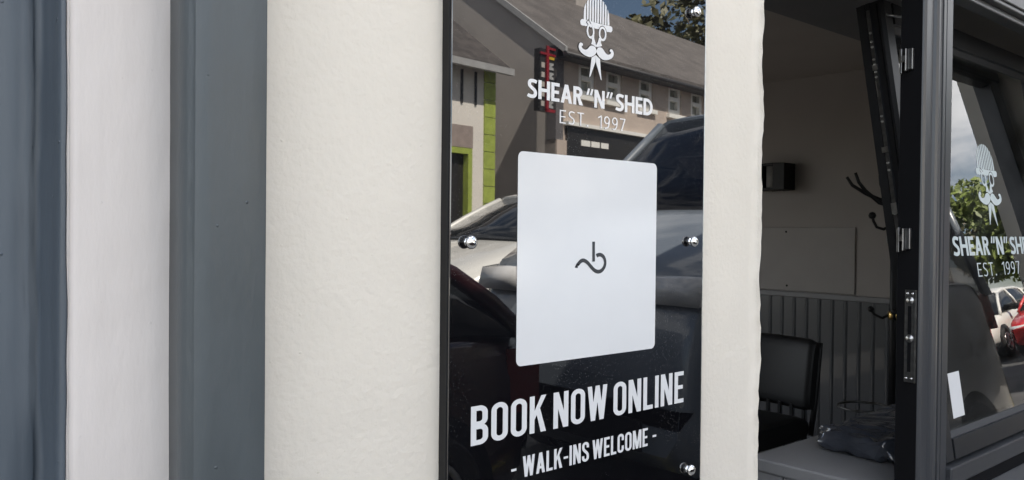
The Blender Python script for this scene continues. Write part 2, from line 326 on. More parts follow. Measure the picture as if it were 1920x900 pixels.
mb = MB(); mb.box(-0.5, 0.438, 0.012, 0.05, 0, 2.2)
for (a, b, c, d) in ((-0.38, -0.02, 0.2, 0.9), (0.06, 0.36, 0.2, 0.9), (-0.38, -0.02, 1.05, 2.05), (0.06, 0.36, 1.05, 2.05)): mb.box(a, b, 0.004, 0.0125, c, d)
mb.build('door_leaf', M['bluepaint'], dw, bevel=0.004)
mb = MB(); mb.box(-0.52, 0.57, -0.045, 0.05, 2.2, 2.258); mb.box(-0.52, -0.5, -0.045, 0.05, 0, 2.2); mb.build('door_head', M['bluepaint'], dw)
# ---------------------------------------------------------------- lettering
def poly(*p): return ('p', list(p))
def arc(cx, cy, rx, ry, a0, a1, n=10): return [(cx+rx*math.cos(R(a0+(a1-a0)*i/n)), cy+ry*math.sin(R(a0+(a1-a0)*i/n))) for i in range(n+1)]
def bez(p0, p1, p2, p3, n=12):
    return [tuple((1-t)**3*p0[i]+3*(1-t)**2*t*p1[i]+3*(1-t)*t*t*p2[i]+t**3*p3[i] for i in (0, 1)) for t in [k/n for k in range(n+1)]]
def rect(x0, x1, y0, y1): return poly((x0, y0), (x1, y0), (x1, y1), (x0, y1))
def glyph(ch, s, kind):
    """outline primitives in cap-height units; kind 'c' condensed gothic, 'h' humanist bold, 'l' humanist light"""
    h = s/2; g = []
    C_ = kind == 'c'
    W = {'c': dict(B=.41, O=.41, K=.44, N=.42, W=.60, L=.33, I=s, E=.34, A=.45, S=.39, C=.39, M=.55),
         'h': dict(S=.52, H=.66, E=.48, A=.68, R=.58, N=.70, D=.66), 'l': dict(E=.42, S=.42, T=.46, O=.5)}[kind]
    if ch == '-': return [rect(0, .24, .40, .40+s*.85)], .24
    if ch == '.': return [rect(0, s*1.35, 0, s*1.35)], s*1.35
    if ch == '“': return [poly((.0, .64), (.12, .64), (.20, 1.0), (.10, 1.0)), poly((.19, .64), (.31, .64), (.39, 1.0), (.29, 1.0))], .39
    if ch == '”': return [poly((.0, .64), (.10, .64), (.20, 1.0), (.08, 1.0)), poly((.19, .64), (.29, .64), (.39, 1.0), (.27, 1.0))], .39
    if ch == '1': return [rect(.22, .22+s, 0, 1), ('s', [(.22+h, 1-h*.8), (.04, .80)], False)], .22+s
    if ch == '9':
        return [('s', arc(.22, .69, .22-h, .31-h, 0, 360, 28)[:-1], True), ('s', bez((.44-h, .69), (.44-h, .30), (.34, .02), (.06, h+.015), 14), False)], .44
    if ch == '7': return [rect(0, .44, 1-s, 1), poly((.10, 0), (.10+s*1.08, 0), (.44, 1-s), (.44-s*1.08, 1-s))], .44
    w_ = W[ch]
    if ch == 'I': g = [rect(0, s, 0, 1)]
    elif ch == 'L': g = [rect(0, s, 0, 1), rect(s, w_, 0, s)]
    elif ch == 'E': g = [rect(0, s, 0, 1), rect(s, w_, 0, s), rect(s, w_, 1-s, 1), rect(s, w_-.03, .5-h*.9, .5+h)]
    elif ch == 'T': g = [rect(0, w_, 1-s, 1), rect(w_/2-h, w_/2+h, 0, 1-s)]
    elif ch == 'H': g = [rect(0, s, 0, 1), rect(w_-s, w_, 0, 1), rect(s, w_-s, .5-h, .5+h)]
    elif ch == 'N': 
        k = s*1.12 if C_ else s*1.25
        g = [rect(0, s, 0, 1), rect(w_-s, w_, 0, 1), poly((w_-k, 0), (w_, 0), (k, 1), (0, 1))]
    elif ch == 'M':
        g = [rect(0, s*.92, 0, 1), rect(w_-s*.92, w_, 0, 1), poly((w_/2-s*.5, .0), (w_/2+s*.5, 0), (s*1.25, 1), (0, 1)), poly((w_/2-s*.5, 0), (w_/2+s*.5, 0), (w_, 1), (w_-s*1.25, 1))]
    elif ch == 'W':
        q = w_*.28; g = [poly((q-h, 0), (q+h, 0), (s, 1), (0, 1)), poly((q-h, 0), (q+h, 0), (w_/2+h*.95, 1), (w_/2-h*.95, 1)),
             poly((w_-q-h, 0), (w_-q+h, 0), (w_/2+h*.95, 1), (w_/2-h*.95, 1)), poly((w_-q-h, 0), (w_-q+h, 0), (w_, 1), (w_-s, 1))]
    elif ch == 'A':
        k = s*1.08; a0 = w_/2; t0 = .24
        g = [poly((0, 0), (k, 0), (a0+k*.5, 1), (a0-k*.52, 1)), poly((w_-k, 0), (w_, 0), (a0+k*.52, 1), (a0-k*.5, 1)), rect(w_*.22, w_*.78, t0-.02, t0+s*.82)]
    elif ch == 'K': g = [rect(0, s, 0, 1), poly((s, .36), (s, .60), (w_-s*1.05, 1), (w_, 1)), poly((s*1.35, .56), (s*1.95, .74), (w_, 0), (w_-s*1.12, 0))]
    elif ch == 'R':
        g = [rect(0, s, 0, 1), ('s', [(s*.9, 1-h)]+arc(w_-.29, .715, .29-h-.03, .285-h, 90, -90, 14)+[(s*.9, .43+h)], False), poly((w_-s*1.2, 0), (w_+.02, 0), (s+.20, .50), (s+.02, .50))]
    elif ch == 'D':
        g = [rect(0, s, 0, 1), ('s', [(s*.9, 1-h)]+arc(w_-.42, .5, .42-h, .5-h, 90, -90, 20)+[(s*.9, h)], False)]
    elif ch == 'B':
        rd = .13
        def bowl(y0, y1, wx): return ('s', [(s*.9, y1-h)]+arc(wx-h-rd, y1-h-rd, rd, rd, 90, 0, 8)+arc(wx-h-rd, y0+h+rd, rd, rd, 0, -90, 8)+[(s*.9, y0+h)], False)
        g = [rect(0, s, 0, 1), bowl(.47, 1, w_-.012), bowl(0, .53+.0, w_)]
    elif ch == 'O':
        rd = w_/2-h
        g = [('s', arc(w_/2, 1-h-rd, rd, rd, 180, 0, 12)+arc(w_/2, h+rd, rd, rd, 0, -180, 12), True)]
    elif ch == 'C':
        rd = w_/2-h
        g = [('s', [(w_-h, .64)]+arc(w_/2, 1-h-rd, rd, rd, 0, 180, 12)+arc(w_/2, h+rd, rd, rd, 180, 360, 12)+[(w_-h, .36)], False)]
    elif ch == 'S':
        if C_:
            rd = w_/2-h; l, r = h, w_-h
            g = [('s', [(r, .70)]+arc(w_/2, 1-h-rd, rd, rd, 0, 180, 12)+bez((l, .74), (l, .52), (r, .50), (r, .27), 14)+arc(w_/2, h+rd, rd, rd, 0, -180, 12)+[(l, .30)], False)]
        else:
            g = [('s', bez((w_-.02, 1-h-.05), (w_*.55, 1.0-h+.03), (h-.01, 1-h+.04), (h, .73), 12)+bez((h, .73), (h, .52), (w_-h, .52), (w_-h, .28), 12)[1:]+bez((w_-h, .28), (w_-h, h-.04), (w_*.35, h-.04), (.0, h+.06), 12)[1:], False)]
    return g, w_
def stroke_faces(pts, w, closed):
    pts = [Vector(p) for p in pts]; n = len(pts); Lp, Rp = [], []
    for i, p in enumerate(pts):
        a = pts[i-1] if (i > 0 or closed) else None; b = pts[(i+1) % n] if (i < n-1 or closed) else None
        d1 = (p-a).normalized() if a is not None and (p-a).length > 1e-9 else None; d2 = (b-p).normalized() if b is not None and (b-p).length > 1e-9 else None
        d1 = d1 or d2; d2 = d2 or d1
        n1 = Vector((-d1.y, d1.x)); n2 = Vector((-d2.y, d2.x)); m = n1+n2
        m = n1 if m.length < 1e-6 else m.normalized(); k = min(1/max(m.dot(n1), .35), 2.2)
        Lp.append(p+m*k*w/2); Rp.append(p-m*k*w/2)
    fs = [(i, (i+1) % n, n+(i+1) % n, n+i) for i in range(n if closed else n-1)]
    return Lp+Rp, fs
class Print:
    """flat vinyl shapes on a plane: maps (u,v) to (x, y=-lift, z)"""
    def __init__(s, lift): s.mb = MB(); s.lift = lift; s.k = 0
    def _add(s, vs, fs): 
        y = -(s.lift+0.000012*(s.k % 7)); s.k += 1
        s.mb.add([(p[0], y, p[1]) for p in vs], fs)
    def poly(s, pts):
        from mathutils.geometry import tessellate_polygon
        tris = tessellate_polygon([[Vector((p[0], p[1], 0)) for p in pts]]); s._add(pts, [tuple(t) for t in tris])
    def stroke(s, pts, w, closed=False): s._add(*stroke_faces(pts, w, closed))
    def text(s, txt, x0, x1, zb, cap, kind, st, gap, space):
        cur = 0; lay = []
        for ch in txt:
            if ch == ' ': cur += space-gap; continue
            g, wd = glyph(ch, st, kind); lay.append((cur, g)); cur += wd+gap
        tot = cur-gap; sx = (x1-x0)/tot
        for off, g in lay:
            for pr in g:
                if pr[0] == 'p': s.poly([(x0+(off+p[0])*sx, zb+p[1]*cap) for p in pr[1]])
                else:
                    vs, fs = stroke_faces(pr[1], st, pr[2]); s._add([(x0+(off+p[0])*sx, zb+p[1]*cap) for p in vs], fs)
    def build(s, name, m, parent):
        o = s.mb.build(name, m, parent, weld=False, fixn=False)
        me = o.data                                    # face the street (-y)
        bm = bmesh.new(); bm.from_mesh(me)
        for f in bm.faces:
            f.normal_update()
            if f.normal.y > 0: f.normal_flip()
        bm.to_mesh(me); bm.free(); return o
EM = dict(
 crown=[(0.7816,1.6281),(0.7815,1.6375),(0.7825,1.644),(0.7849,1.6496),(0.7889,1.6549),(0.7938,1.6588),(0.8001,1.6616),(0.8065,1.6624),(0.813,1.6614),(0.8192,1.6586),(0.8243,1.6545),(0.8282,1.6488),(0.8305,1.643),(0.8314,1.637),(0.8316,1.6268)],
 brim=[(0.7753,1.6238),(0.7761,1.6264),(0.7786,1.6282),(0.7825,1.6285),(0.7883,1.6285),(0.8025,1.6279),(0.8173,1.6277),(0.8308,1.6279),(0.8352,1.6278),(0.8375,1.626),(0.8374,1.6229),(0.8352,1.6202),(0.831,1.6195),(0.8262,1.6196),(0.8222,1.6225),(0.8174,1.6238),(0.8129,1.6222),(0.8111,1.6204),(0.8026,1.62),(0.7975,1.6215),(0.7927,1.622),(0.7891,1.6217),(0.787,1.6203),(0.7818,1.6201),(0.7769,1.6203)],
 shank1=[(0.7959,1.608),(0.8018,1.6107),(0.8017,1.6065),(0.8059,1.5979),(0.8052,1.5946),(0.8008,1.5975),(0.796,1.5979),(0.7978,1.6024)],
 shank2=[(0.8109,1.6088),(0.8161,1.6074),(0.8147,1.6028),(0.817,1.5991),(0.8144,1.5974),(0.8071,1.5953),(0.8052,1.5973),(0.8093,1.6032)],
 bl1=[(0.7972,1.5804),(0.8014,1.5828),(0.8054,1.5846),(0.8048,1.5753),(0.7956,1.5558),(0.7931,1.5534),(0.7944,1.5606)],
 bl2=[(0.8054,1.5846),(0.8136,1.5804),(0.8149,1.5672),(0.817,1.5527),(0.8155,1.5532),(0.8055,1.5754)],
 moL=[(0.8062,1.5912),(0.8039,1.5948),(0.7993,1.5964),(0.7939,1.5948),(0.7894,1.5907),(0.785,1.5888),(0.7808,1.5894),(0.7783,1.5912),(0.7783,1.5928),(0.7802,1.5937),(0.78,1.5959),(0.7778,1.5970),(0.7750,1.5964),(0.7731,1.5942),(0.7724,1.5908),(0.7743,1.5866),(0.7788,1.5835),(0.7851,1.5813),(0.7923,1.5805),(0.7987,1.582),(0.8041,1.5857),(0.8062,1.5891)],
)
def smooth_poly(pts, n=4):
    o = []; N = len(pts)
    for i in range(N):
        p0, p1, p2, p3 = (pts[(i+k) % N] for k in (-1, 0, 1, 2))
        for t in [k/n for k in range(n)]:
            o.append(tuple(0.5*((2*p1[j])+(-p0[j]+p2[j])*t+(2*p0[j]-5*p1[j]+4*p2[j]-p3[j])*t*t+(-p0[j]+3*p1[j]-3*p2[j]+p3[j])*t**3) for j in (0, 1)))
    return o
def emblem(parent, lift, f, sc, white, gapmat):
    """comb bowler hat, scissors face, moustache and open blades; f maps sign coords to plane coords"""
    P = Print(lift); G = lambda pts: [f(p) for p in pts]
    cx = 0.8063
    # crown cut into comb teeth (real gaps)
    ctop = EM['crown']
    def top_at(x):
        best = 1.6281
        for a, b in zip(ctop, ctop[1:]):
            if min(a[0], b[0]) <= x <= max(a[0], b[0]) and abs(a[0]-b[0]) > 1e-7:
                best = max(best, a[1]+(b[1]-a[1])*(x-a[0])/(b[0]-a[0]))
        return best
    n = 10; x0, x1 = 0.7817, 0.8315; pitch = (x1-x0)/n; gw = 0.0017
    for i in range(n):
        a = x0+i*pitch+(gw/2 if i else 0); b = x0+(i+1)*pitch-(gw/2 if i < n-1 else 0)
        xs = [a+(b-a)*k/4 for k in range(5)]
        P.poly(G([(a, 1.6282)]+[(b, 1.6282)]+[(x, top_at(x)) for x in xs[::-1]]))
    P.poly(G(smooth_poly(EM['brim'], 3)))
    def ring(c, parentP): parentP.stroke(G([(c[0]+0.0060*math.cos(R(t)), c[1]+0.0083*math.sin(R(t))) for t in range(0, 360, 12)]), 0.0030*sc, True)
    K = Print(lift+0.0001)
    tg = [(0.7885, 1.6268), (0.7902, 1.6257), (0.7962, 1.6208)]
    K.stroke(G([(0.7877, 1.6276), (0.7902, 1.6257), (0.7972, 1.6200)]), 0.0062*sc)
    K.stroke(G([(0.8181+0.0078*math.cos(R(t)), 1.6151+0.0101*math.sin(R(t))) for t in range(25, 156, 10)]), 0.0016*sc)
    K.build('emblem_outline', gapmat, parent)
    Q = Print(lift+0.0002)
    Q.stroke(G(tg), 0.0036*sc); ring((0.7947, 1.6148), Q); ring((0.8181, 1.6151), Q)
    Q.poly(G(EM['shank1'])); Q.poly(G(EM['shank2']))
    Q.poly(G(EM['bl1'])); Q.poly(G(EM['bl2']))
    Q.build('emblem_scissors', white, parent)
    K2 = Print(lift+0.0003); W2 = Print(lift+0.0004)
    for sg in (0, 1):
        mo = EM['moL'] if not sg else [(2*cx+0.0002-p[0], p[1]) for p in EM['moL']]
        mo = smooth_poly(mo, 4)
        c = (sum(p[0] for p in mo)/len(mo), sum(p[1] for p in mo)/len(mo))
        K2.stroke(G(mo), 0.0016*sc, True); W2.poly(G(mo))
    K2.build('emblem_outline', gapmat, parent); W2.build('emblem_moustache', white, parent)
    P.build('emblem_hat', white, parent)
# ---------------------------------------------------------------- the sign
sg = empty('wall_sign', 'black gloss booking sign with white lettering screwed to the white wall', 'sign', (0.809, 0.017, 0.955))
SX0, SX1, SZ0, SZ1 = 0.5651, 1.0533, 0.955, 1.715
def rel(o): o.location = (-0.809, -0.017, -0.955); return o
mb = MB(); mb.box(SX0, SX1, 0.003, 0.0172, SZ0, SZ1); rel(mb.build('back_board', M['black'], sg, bevel=0.0008))
mb = MB(); mb.box(SX0+0.0012, SX1-0.0045, 0.0, 0.0031, SZ0+0.002, SZ1-0.002); rel(mb.build('acrylic_face', M['acrylic'], sg, bevel=0.0011, seg=3))
mb = MB(); mb.prism([(SX1-0.0043, 0.0012), (SX1-0.0032, 0.0004), (SX1-0.0032, 0.003), (SX1-0.0043, 0.003)], SZ0+0.002, SZ1-0.002); rel(mb.build('edge_strip', M['steel'], sg))
def line(txt, *a, name='lettering', m='vinyl'):
    p = Print(0.0004); p.text(txt, *a); return rel(p.build(name, M[m], sg))
for wd, a, b in (('SHEAR', .6838, .7815), ('“', .7880, .8016), ('N', .8036, .8238), ('”', .8267, .8403), ('SHED', .8465, .9247)): line(wd, a, b, 1.5148, .0238, 'h', .18, .07, .16)
line('EST.', .7395, .7925, 1.4880, .0172, 'l', .09, .19, .40); line('1997', .8105, .8663, 1.4880, .0172, 'l', .09, .16, .40)
line('BOOK NOW ONLINE', .5992, 1.0045, 1.0938, .0467, 'c', .128, .075, .20)
line('WALK-INS WELCOME', .6820, .9225, 1.0412, .0262, 'c', .132, .072, .20)
line('-', .6629, .6715, 1.0412, .0262, 'c', .135, .07, .2); line('-', .9335, .9417, 1.0412, .0262, 'c', .135, .07, .2)
class Off:  # emblem parts parented to the sign, drawn in world coordinates
    pass
before = set(bpy.data.objects)
emblem(sg, 0.0004, lambda p: p, 1.0, M['vinyl'], M['inkblack'])
for o in set(bpy.data.objects)-before: rel(o)
# white square field with the round-cornered edge and the mark at its centre
p = Print(0.0004); x0, x1, z0, z1, rd = .6692, .9358, 1.1808, 1.4474, .008
p.poly(arc(x1-rd, z1-rd, rd, rd, 0, 90, 6)+arc(x0+rd, z1-rd, rd, rd, 90, 180, 6)+arc(x0+rd, z0+rd, rd, rd, 180, 270, 6)+arc(x1-rd, z0+rd, rd, rd, 270, 360, 6))
rel(p.build('white_field', M['vinyl'], sg))
p = Print(0.0006)
p.stroke([(0.8052, 1.3353), (0.8053, 1.325), (0.8056, 1.3085)], 0.0052)
p.stroke(smooth_poly([(0.7757, 1.303), (0.7787, 1.3078), (0.7835, 1.3103), (0.7887, 1.3098), (0.7948, 1.3066), (0.8011, 1.3012), (0.8085, 1.2962), (0.8160, 1.2947), (0.8225, 1.2968), (0.8272, 1.3020), (0.8282, 1.3080), (0.8252, 1.3143), (0.8190, 1.3175), (0.8120, 1.3165), (0.8066, 1.3125)], 4)[:-6], 0.0052)
rel(p.build('booking_mark', M['inkblack'], sg))
for (X_, Z_) in ((.592, 1.6795), (1.0165, 1.6795), (.592, 1.335), (1.0165, 1.335), (.592, .9905), (1.0165, .9905)):
    mb = MB(); mb.lathe([(0.0, 0.0), (0.0052, 0.0), (0.0052, -0.001), (0.0036, -0.0012), (0.0036, -0.0048), (0.0070, -0.0051), (0.0079, -0.0060), (0.0080, -0.0074), (0.0074, -0.0092), (0.0058, -0.0108), (0.0034, -0.0118), (0.0, -0.0122)], 28, (X_, 0, Z_), 'y')
    rel(mb.build('screw', M['chrome'], sg))
# ---------------------------------------------------------------- door and window frame
fr = empty('window_frame', 'anthracite door and window frame with a wide mullion beside the doorway', 'window frame', (2.07, 0.1, 0))
def relf(o): o.location = (-2.07, -0.1, 0); return o
prof = [(2.07, .158), (2.07, .109), (2.0735, .104), (2.082, .1005), (2.118, .100), (2.124, .095), (2.132, .0915), (2.140, .0915), (2.162, .0965), (2.163, .103), (2.168, .103), (2.1695, .0955), (2.184, .0955), (2.1855, .104), (2.190, .104), (2.1915, .0965), (2.226, .0965), (2.234, .101), (2.236, .108), (2.236, .158)]
mb = MB(); mb.prism(prof, -0.02, 2.0, 'z'); relf(mb.build('mullion', M['anthra'], fr))
mb = MB(); mb.box(2.0688, 2.0702, .1062, .157, 0.0, 1.98); relf(mb.build('rebate_shade_strip', M['seal'], fr))  # near-black sheet over the mullion's side, recess shade put in as colour
mb = MB(); mb.box(1.24, 3.62, .100, .168, 2.0, 2.062); mb.box(1.24, 3.62, .094, .1002, 2.012, 2.045); mb.box(2.236, 3.52, .118, .160, 1.982, 2.0); mb.box(1.24, 2.07, .118, .160, 1.985, 2.0); relf(mb.build('frame_head', M['anthra'], fr, bevel=0.003))
mb = MB(); mb.box(1.24, 3.62, .11, .2, 2.062, 2.262); relf(mb.build('transom_panel', M['bulk'], fr))
mb = MB(); mb.box(3.52, 3.618, .098, .16, 0.7, 2.0); relf(mb.build('frame_jamb', M['anthra'], fr, bevel=0.003))
mb = MB(); mb.box(2.236, 3.52, .085, .165, .700, .748); relf(mb.build('frame_sill', M['anthra'], fr, bevel=0.004))
mb = MB(); mb.box(2.236, 3.52, .09, .16, .662, .6995); relf(mb.build('seal_strip', M['seal'], fr))
mb = MB(); mb.prism([(.045, .628), (.045, .642), (.088, .664), (.165, .664), (.165, .615), (.05, .615)], 2.16, 3.62, 'x'); relf(mb.build('window_cill', M['anthra'], fr, bevel=0.002))
mb = MB(); mb.box(2.16, 3.62, .066, .16, 0, .614); relf(mb.build('apron_panel', M['post'], fr))
mb = MB(); mb.box(1.2405, 1.275, .16, .225, 0, 1.985); relf(mb.build('door_jamb', M['anthra'], fr, bevel=0.003))
# keeps on the mullion's doorway side
kp = None
mb = MB(); mb.box(2.0655, 2.0698, .1115, .1365, .984, 1.212); kp = relf(mb.build('lock_keep', M['darksteel'], fr, bevel=0.0006))
mb = MB(); mb.box(2.064, 2.0699, .1085, .1115, .984, 1.212); o = mb.build('keep_edge', M['steel'], kp)
mb = MB()
for z0_, z1_ in ((1.103, 1.172), (1.01, 1.082)): mb.box(2.0648, 2.0656, .1205, .1285, z0_, z1_)
mb.build('keep_slot', M['seal'], kp)['kind'] = 'stuff'
mb = MB()
for z_ in (1.186, 1.0925): mb.lathe([(0, 2.061), (.003, 2.0608), (.0035, 2.0615), (.0085, 2.062), (.0095, 2.0635), (.0095, 2.066)], 20, (0, .123, z_), 'x')
mb.build('keep_roller', M['steel'], kp)['kind'] = 'stuff'
mb = MB()
for z_ in (.994, 1.203):
    for y_ in (.118, .1305): mb.lathe([(0, 2.0642), (.0028, 2.0645), (.003, 2.0655)], 12, (0, y_, z_), 'x')
mb.build('keep_screw', M['chrome'], kp)['kind'] = 'stuff'
for zc in (1.779, 1.338):
    mb = MB(); mb.box(2.058, 2.0699, .124, .136, zc-.026, zc+.026); mb.box(2.050, 2.0699, .1365, .1395, zc-.030, zc+.026); mb.box(2.054, 2.0699, .1392, .150, zc-.007, zc+.010); mb.box(2.058, 2.0699, .150, .156, zc-.034, zc+.028)
    relf(mb.build('strike_plate', M['keepsteel'], fr, bevel=0.002))
# ---------------------------------------------------------------- tilted sash
TILT = R(8.6); SV = 1.25; UX0, UX1 = 2.242, 3.50
sh = empty('tilt_window', 'dark framed tilt window leaning inward, its glass printed with white lettering', 'window', (0, .101, .757), (-TILT, 0, 0))
stile = [(UX0, .074), (UX0, .060), (UX0-.003, .059), (UX0-.003, .050), (UX0, .048), (UX0-.004, .046), (UX0-.004, .036), (UX0, .034), (UX0, .010), (UX0+.006, .0), (UX0+.050, .0), (UX0+.062, .010), (UX0+.064, .020), (UX0+.064, .074)]
mb = MB(); mb.prism(stile, 0, SV, 'z'); mb.build('left_stile'.replace('left_', ''), M['sash'], sh)
mb = MB(); mb.prism([(UX0+UX1-p[0], p[1]) for p in stile], 0, SV, 'z'); mb.build('stile', M['sash'], sh)
mb = MB(); mb.box(UX0+.063, UX1-.063, .0, .074, 0, .052); mb.prism([(.012, .0519), (.0225, .066), (.03, .066), (.03, .0519)], UX0+.063, UX1-.063, 'x'); mb.build('bottom_rail', M['sash'], sh)
mb = MB(); mb.box(UX0+.063, UX1-.063, .0, .074, SV-.06, SV); mb.prism([(.012, SV-.0599), (.0225, SV-.074), (.03, SV-.074), (.03, SV-.0599)], UX0+.063, UX1-.063, 'x'); mb.build('top_rail', M['sash'], sh)
mb = MB(); mb.box(UX0+.058, UX1-.058, .024, .028, .05, SV-.05); pane = mb.build('pane', M['pane'], sh)
# lock rod along the sash edge, with its plates, bolts and slots
mb = MB(); mb.box(UX0-.0062, UX0-.0042, .036, .046, .10, SV-.02); lk = mb.build('lock_rod', M['darksteel'], sh)
mb = MB()
for v_ in (1.165, 1.14, 1.125, 1.09, 1.075, 1.055, 1.04, .93, .915, .80, .78, .66, .52, .44): mb.lathe([(0, UX0-.0095), (.0032, UX0-.009), (.0038, UX0-.006)], 10, (0, .041, v_), 'x')
mb.build('rod_bolt', M['steel'], lk)['kind'] = 'stuff'
mb = MB(); mb.box(UX0-.0066, UX0-.0061, .0435, .0452, .985, 1.03); mb.box(UX0-.0066, UX0-.0061, .0435, .0452, .545, .60); mb.build('rod_slot', M['chrome'], lk)['kind'] = 'stuff'
mb = MB(); mb.box(UX0-.0085, UX0-.006, .034, .048, .66, .69); mb.box(UX0-.0085, UX0-.006, .034, .048, 1.06, 1.075); mb.box(UX0-.010, UX0-.006, .036, .052, .83, .845); mb.build('rod_guide', M['steel'], lk)['kind'] = 'stuff'
mb = MB(); mb.box(UX0-.0085, UX0-.0042, .012, .0155, 0.02, SV-.01); mb.box(UX0-.002, UX0, .050, .058, 0.02, SV-.01); mb.build('gasket', M['seal'], sh)
# print on the glass
SC = 2.44
fm = lambda p: (2.545+(p[0]-.6838)*2.85, .539+(p[1]-1.5148)*SC)
M['frost'] = mat('frosted_vinyl', (0.50, 0.55, 0.54), 0.5, var=0.03)
M['paneblack'] = mat('clear_gap_print', (0.02, 0.024, 0.026), 0.2)
before = set(bpy.data.objects)
emblem(pane, 0.0004, fm, SC, M['frost'], M['paneblack'])
def pl(txt, x0, x1, zb, cap, *a):
    q = Print(.0004); a0 = fm((x0, zb)); a1 = fm((x1, zb)); q.text(txt, a0[0], a1[0], a0[1], cap*SC, *a); return q.build('lettering', M['frost'], pane)
for wd, a, b in (('SHEAR', .6838, .7815), ('“', .7880, .8016), ('N', .8036, .8238), ('”', .8267, .8403), ('SHED', .8465, .9247)): pl(wd, a, b, 1.5148, .0238, 'h', .18, .07, .16)
pl('EST.', .7395, .7925, 1.4880, .0172, 'l', .085, .19, .40); pl('1997', .8105, .8663, 1.4880, .0172, 'l', .085, .16, .40)
q = Print(.0004); q.poly([(2.382, .094), (2.460, .094), (2.460, .216), (2.382, .216)]); q.build('sticker', M['vinyl'], pane)
for o in set(bpy.data.objects)-before: o.location = (0, .024, 0)
# stay arm between the sash top and the frame head
mb = MB(); mb.tube([(2.252, .288, 1.952), (2.30, .25, 1.945), (2.40, .165, 1.99)], .004, 6); tag(mb.build('stay_arm', M['steel']), 'thin metal stay arm linking sash top to frame head', 'window stay')
# ---------------------------------------------------------------- the room inside
X1R, Y1R, CZ_ = 4.8, 4.4, 2.33
mb = MB(); mb.box(-1.2, X1R+.1, .2, Y1R, -.12, -.02); struct(mb.build('room_floor', M['floor']))
mb = MB(); mb.box(-1.2, X1R+.1, .29, Y1R, CZ_, CZ_+.15); struct(mb.build('room_ceiling', M['ceiling']))
mb = MB(); mb.box(X1R, X1R+.12, .29, Y1R, -.02, CZ_); struct(mb.build('room_wall', M['roomwall']))
mb = MB(); wall_openings(mb, -1.2, X1R, -.02, CZ_, [(-0.9, 3.3, 0.75, 2.2)], Y1R-.12, Y1R+.018); struct(mb.build('room_wall', M['roomwall']))  # back wall carries the same added opening that brightens the room
mb = MB(); mb.box(-1.32, -1.2, .29, Y1R, -.02, CZ_); struct(mb.build('room_wall', M['roomwall']))
mb = MB(); mb.box(-1.19, X1R-.002, .2, .9, 2.155, CZ_-.002); tag(mb.build('ceiling_bulkhead', M['bulk']), 'dark grey boxed bulkhead under the ceiling just inside the doorway', 'bulkhead')
# charcoal beaded dado: every board is a part
wn = empty('wall_panelling', 'charcoal vertical board panelling along the lower room wall', 'wall panelling', (X1R, .3, 0))
mb = MB(); mb.prism([(0.0, 0.0), (.0850, 0.0), (.0850, -.0140), (.0260, -.0140), (.0220, -.0168), (.0170, -.0190), (.0130, -.0196), (.0090, -.0190), (.0040, -.0168), (0, -.0140)], 0.02, .94, 'z')
base = None
for i in range(46):
    if base is None:
        # profile runs along y, thickness towards -x
        mb2 = MB()
        for v in mb.v: mb2.v.append((v[1], v[0], v[2]))
        mb2.f = mb.f; mb2.sm = mb.sm; base = mb2.build('board', M['dado'], wn)
    else:
        o = base.copy(); COL.objects.link(o); o.parent = wn; o.location = (0, i*.085, 0)
mb = MB(); mb.box(-.030, 0, 0.0, 3.95, .941, .975); mb.build('dado_rail', M['dadotop'], wn, bevel=.006)
mb = MB(); mb.box(-.026, 0, 0.0, 3.95, 0.0, .09); mb.location = None; mb.build('skirting', M['dado'], wn, bevel=.004).location = (-.001, 0, -.02)
# board panel, dispenser
wb = empty('wall_board', 'plain grey board fixed on the room wall above the panelling', 'wall board', (X1R-.006, 2.1, 1.17))
mb = MB(); mb.box(-.004, .006, -.478, .65, -.19, .215); mb.build('board', M['board'], wb, bevel=.003)
mb = MB()
for (y_, z_) in ((-.02, .185), (-.03, -.16), (.55, .185), (.55, -.16)): mb.lathe([(0, -.007), (.006, -.0065), (.007, -.0035)], 10, (0, y_, z_), 'x')
mb.build('fixing', M['black'], wb)
dp = empty('paper_dispenser', 'black box paper dispenser on the room wall showing a grey roll', 'dispenser', (X1R, 2.14, 1.705))
mb = MB(); mb.box(-.13, 0, -.112, -.03, -.085, .085); mb.box(-.13, 0, .05, .115, -.085, .085); mb.box(-.13, 0, -.03, .05, .07, .085); mb.box(-.13, 0, -.03, .05, -.085, -.07); mb.box(-.02, 0, -.03, .05, -.07, .07); mb.build('case', M['black'], dp, bevel=.003)
mb = MB(); mb.lathe([(0, -.069), (.036, -.069), (.036, .069), (0, .069)], 18, (-.07, .01, 0)); mb.build('paper_roll', M['paper'], dp)
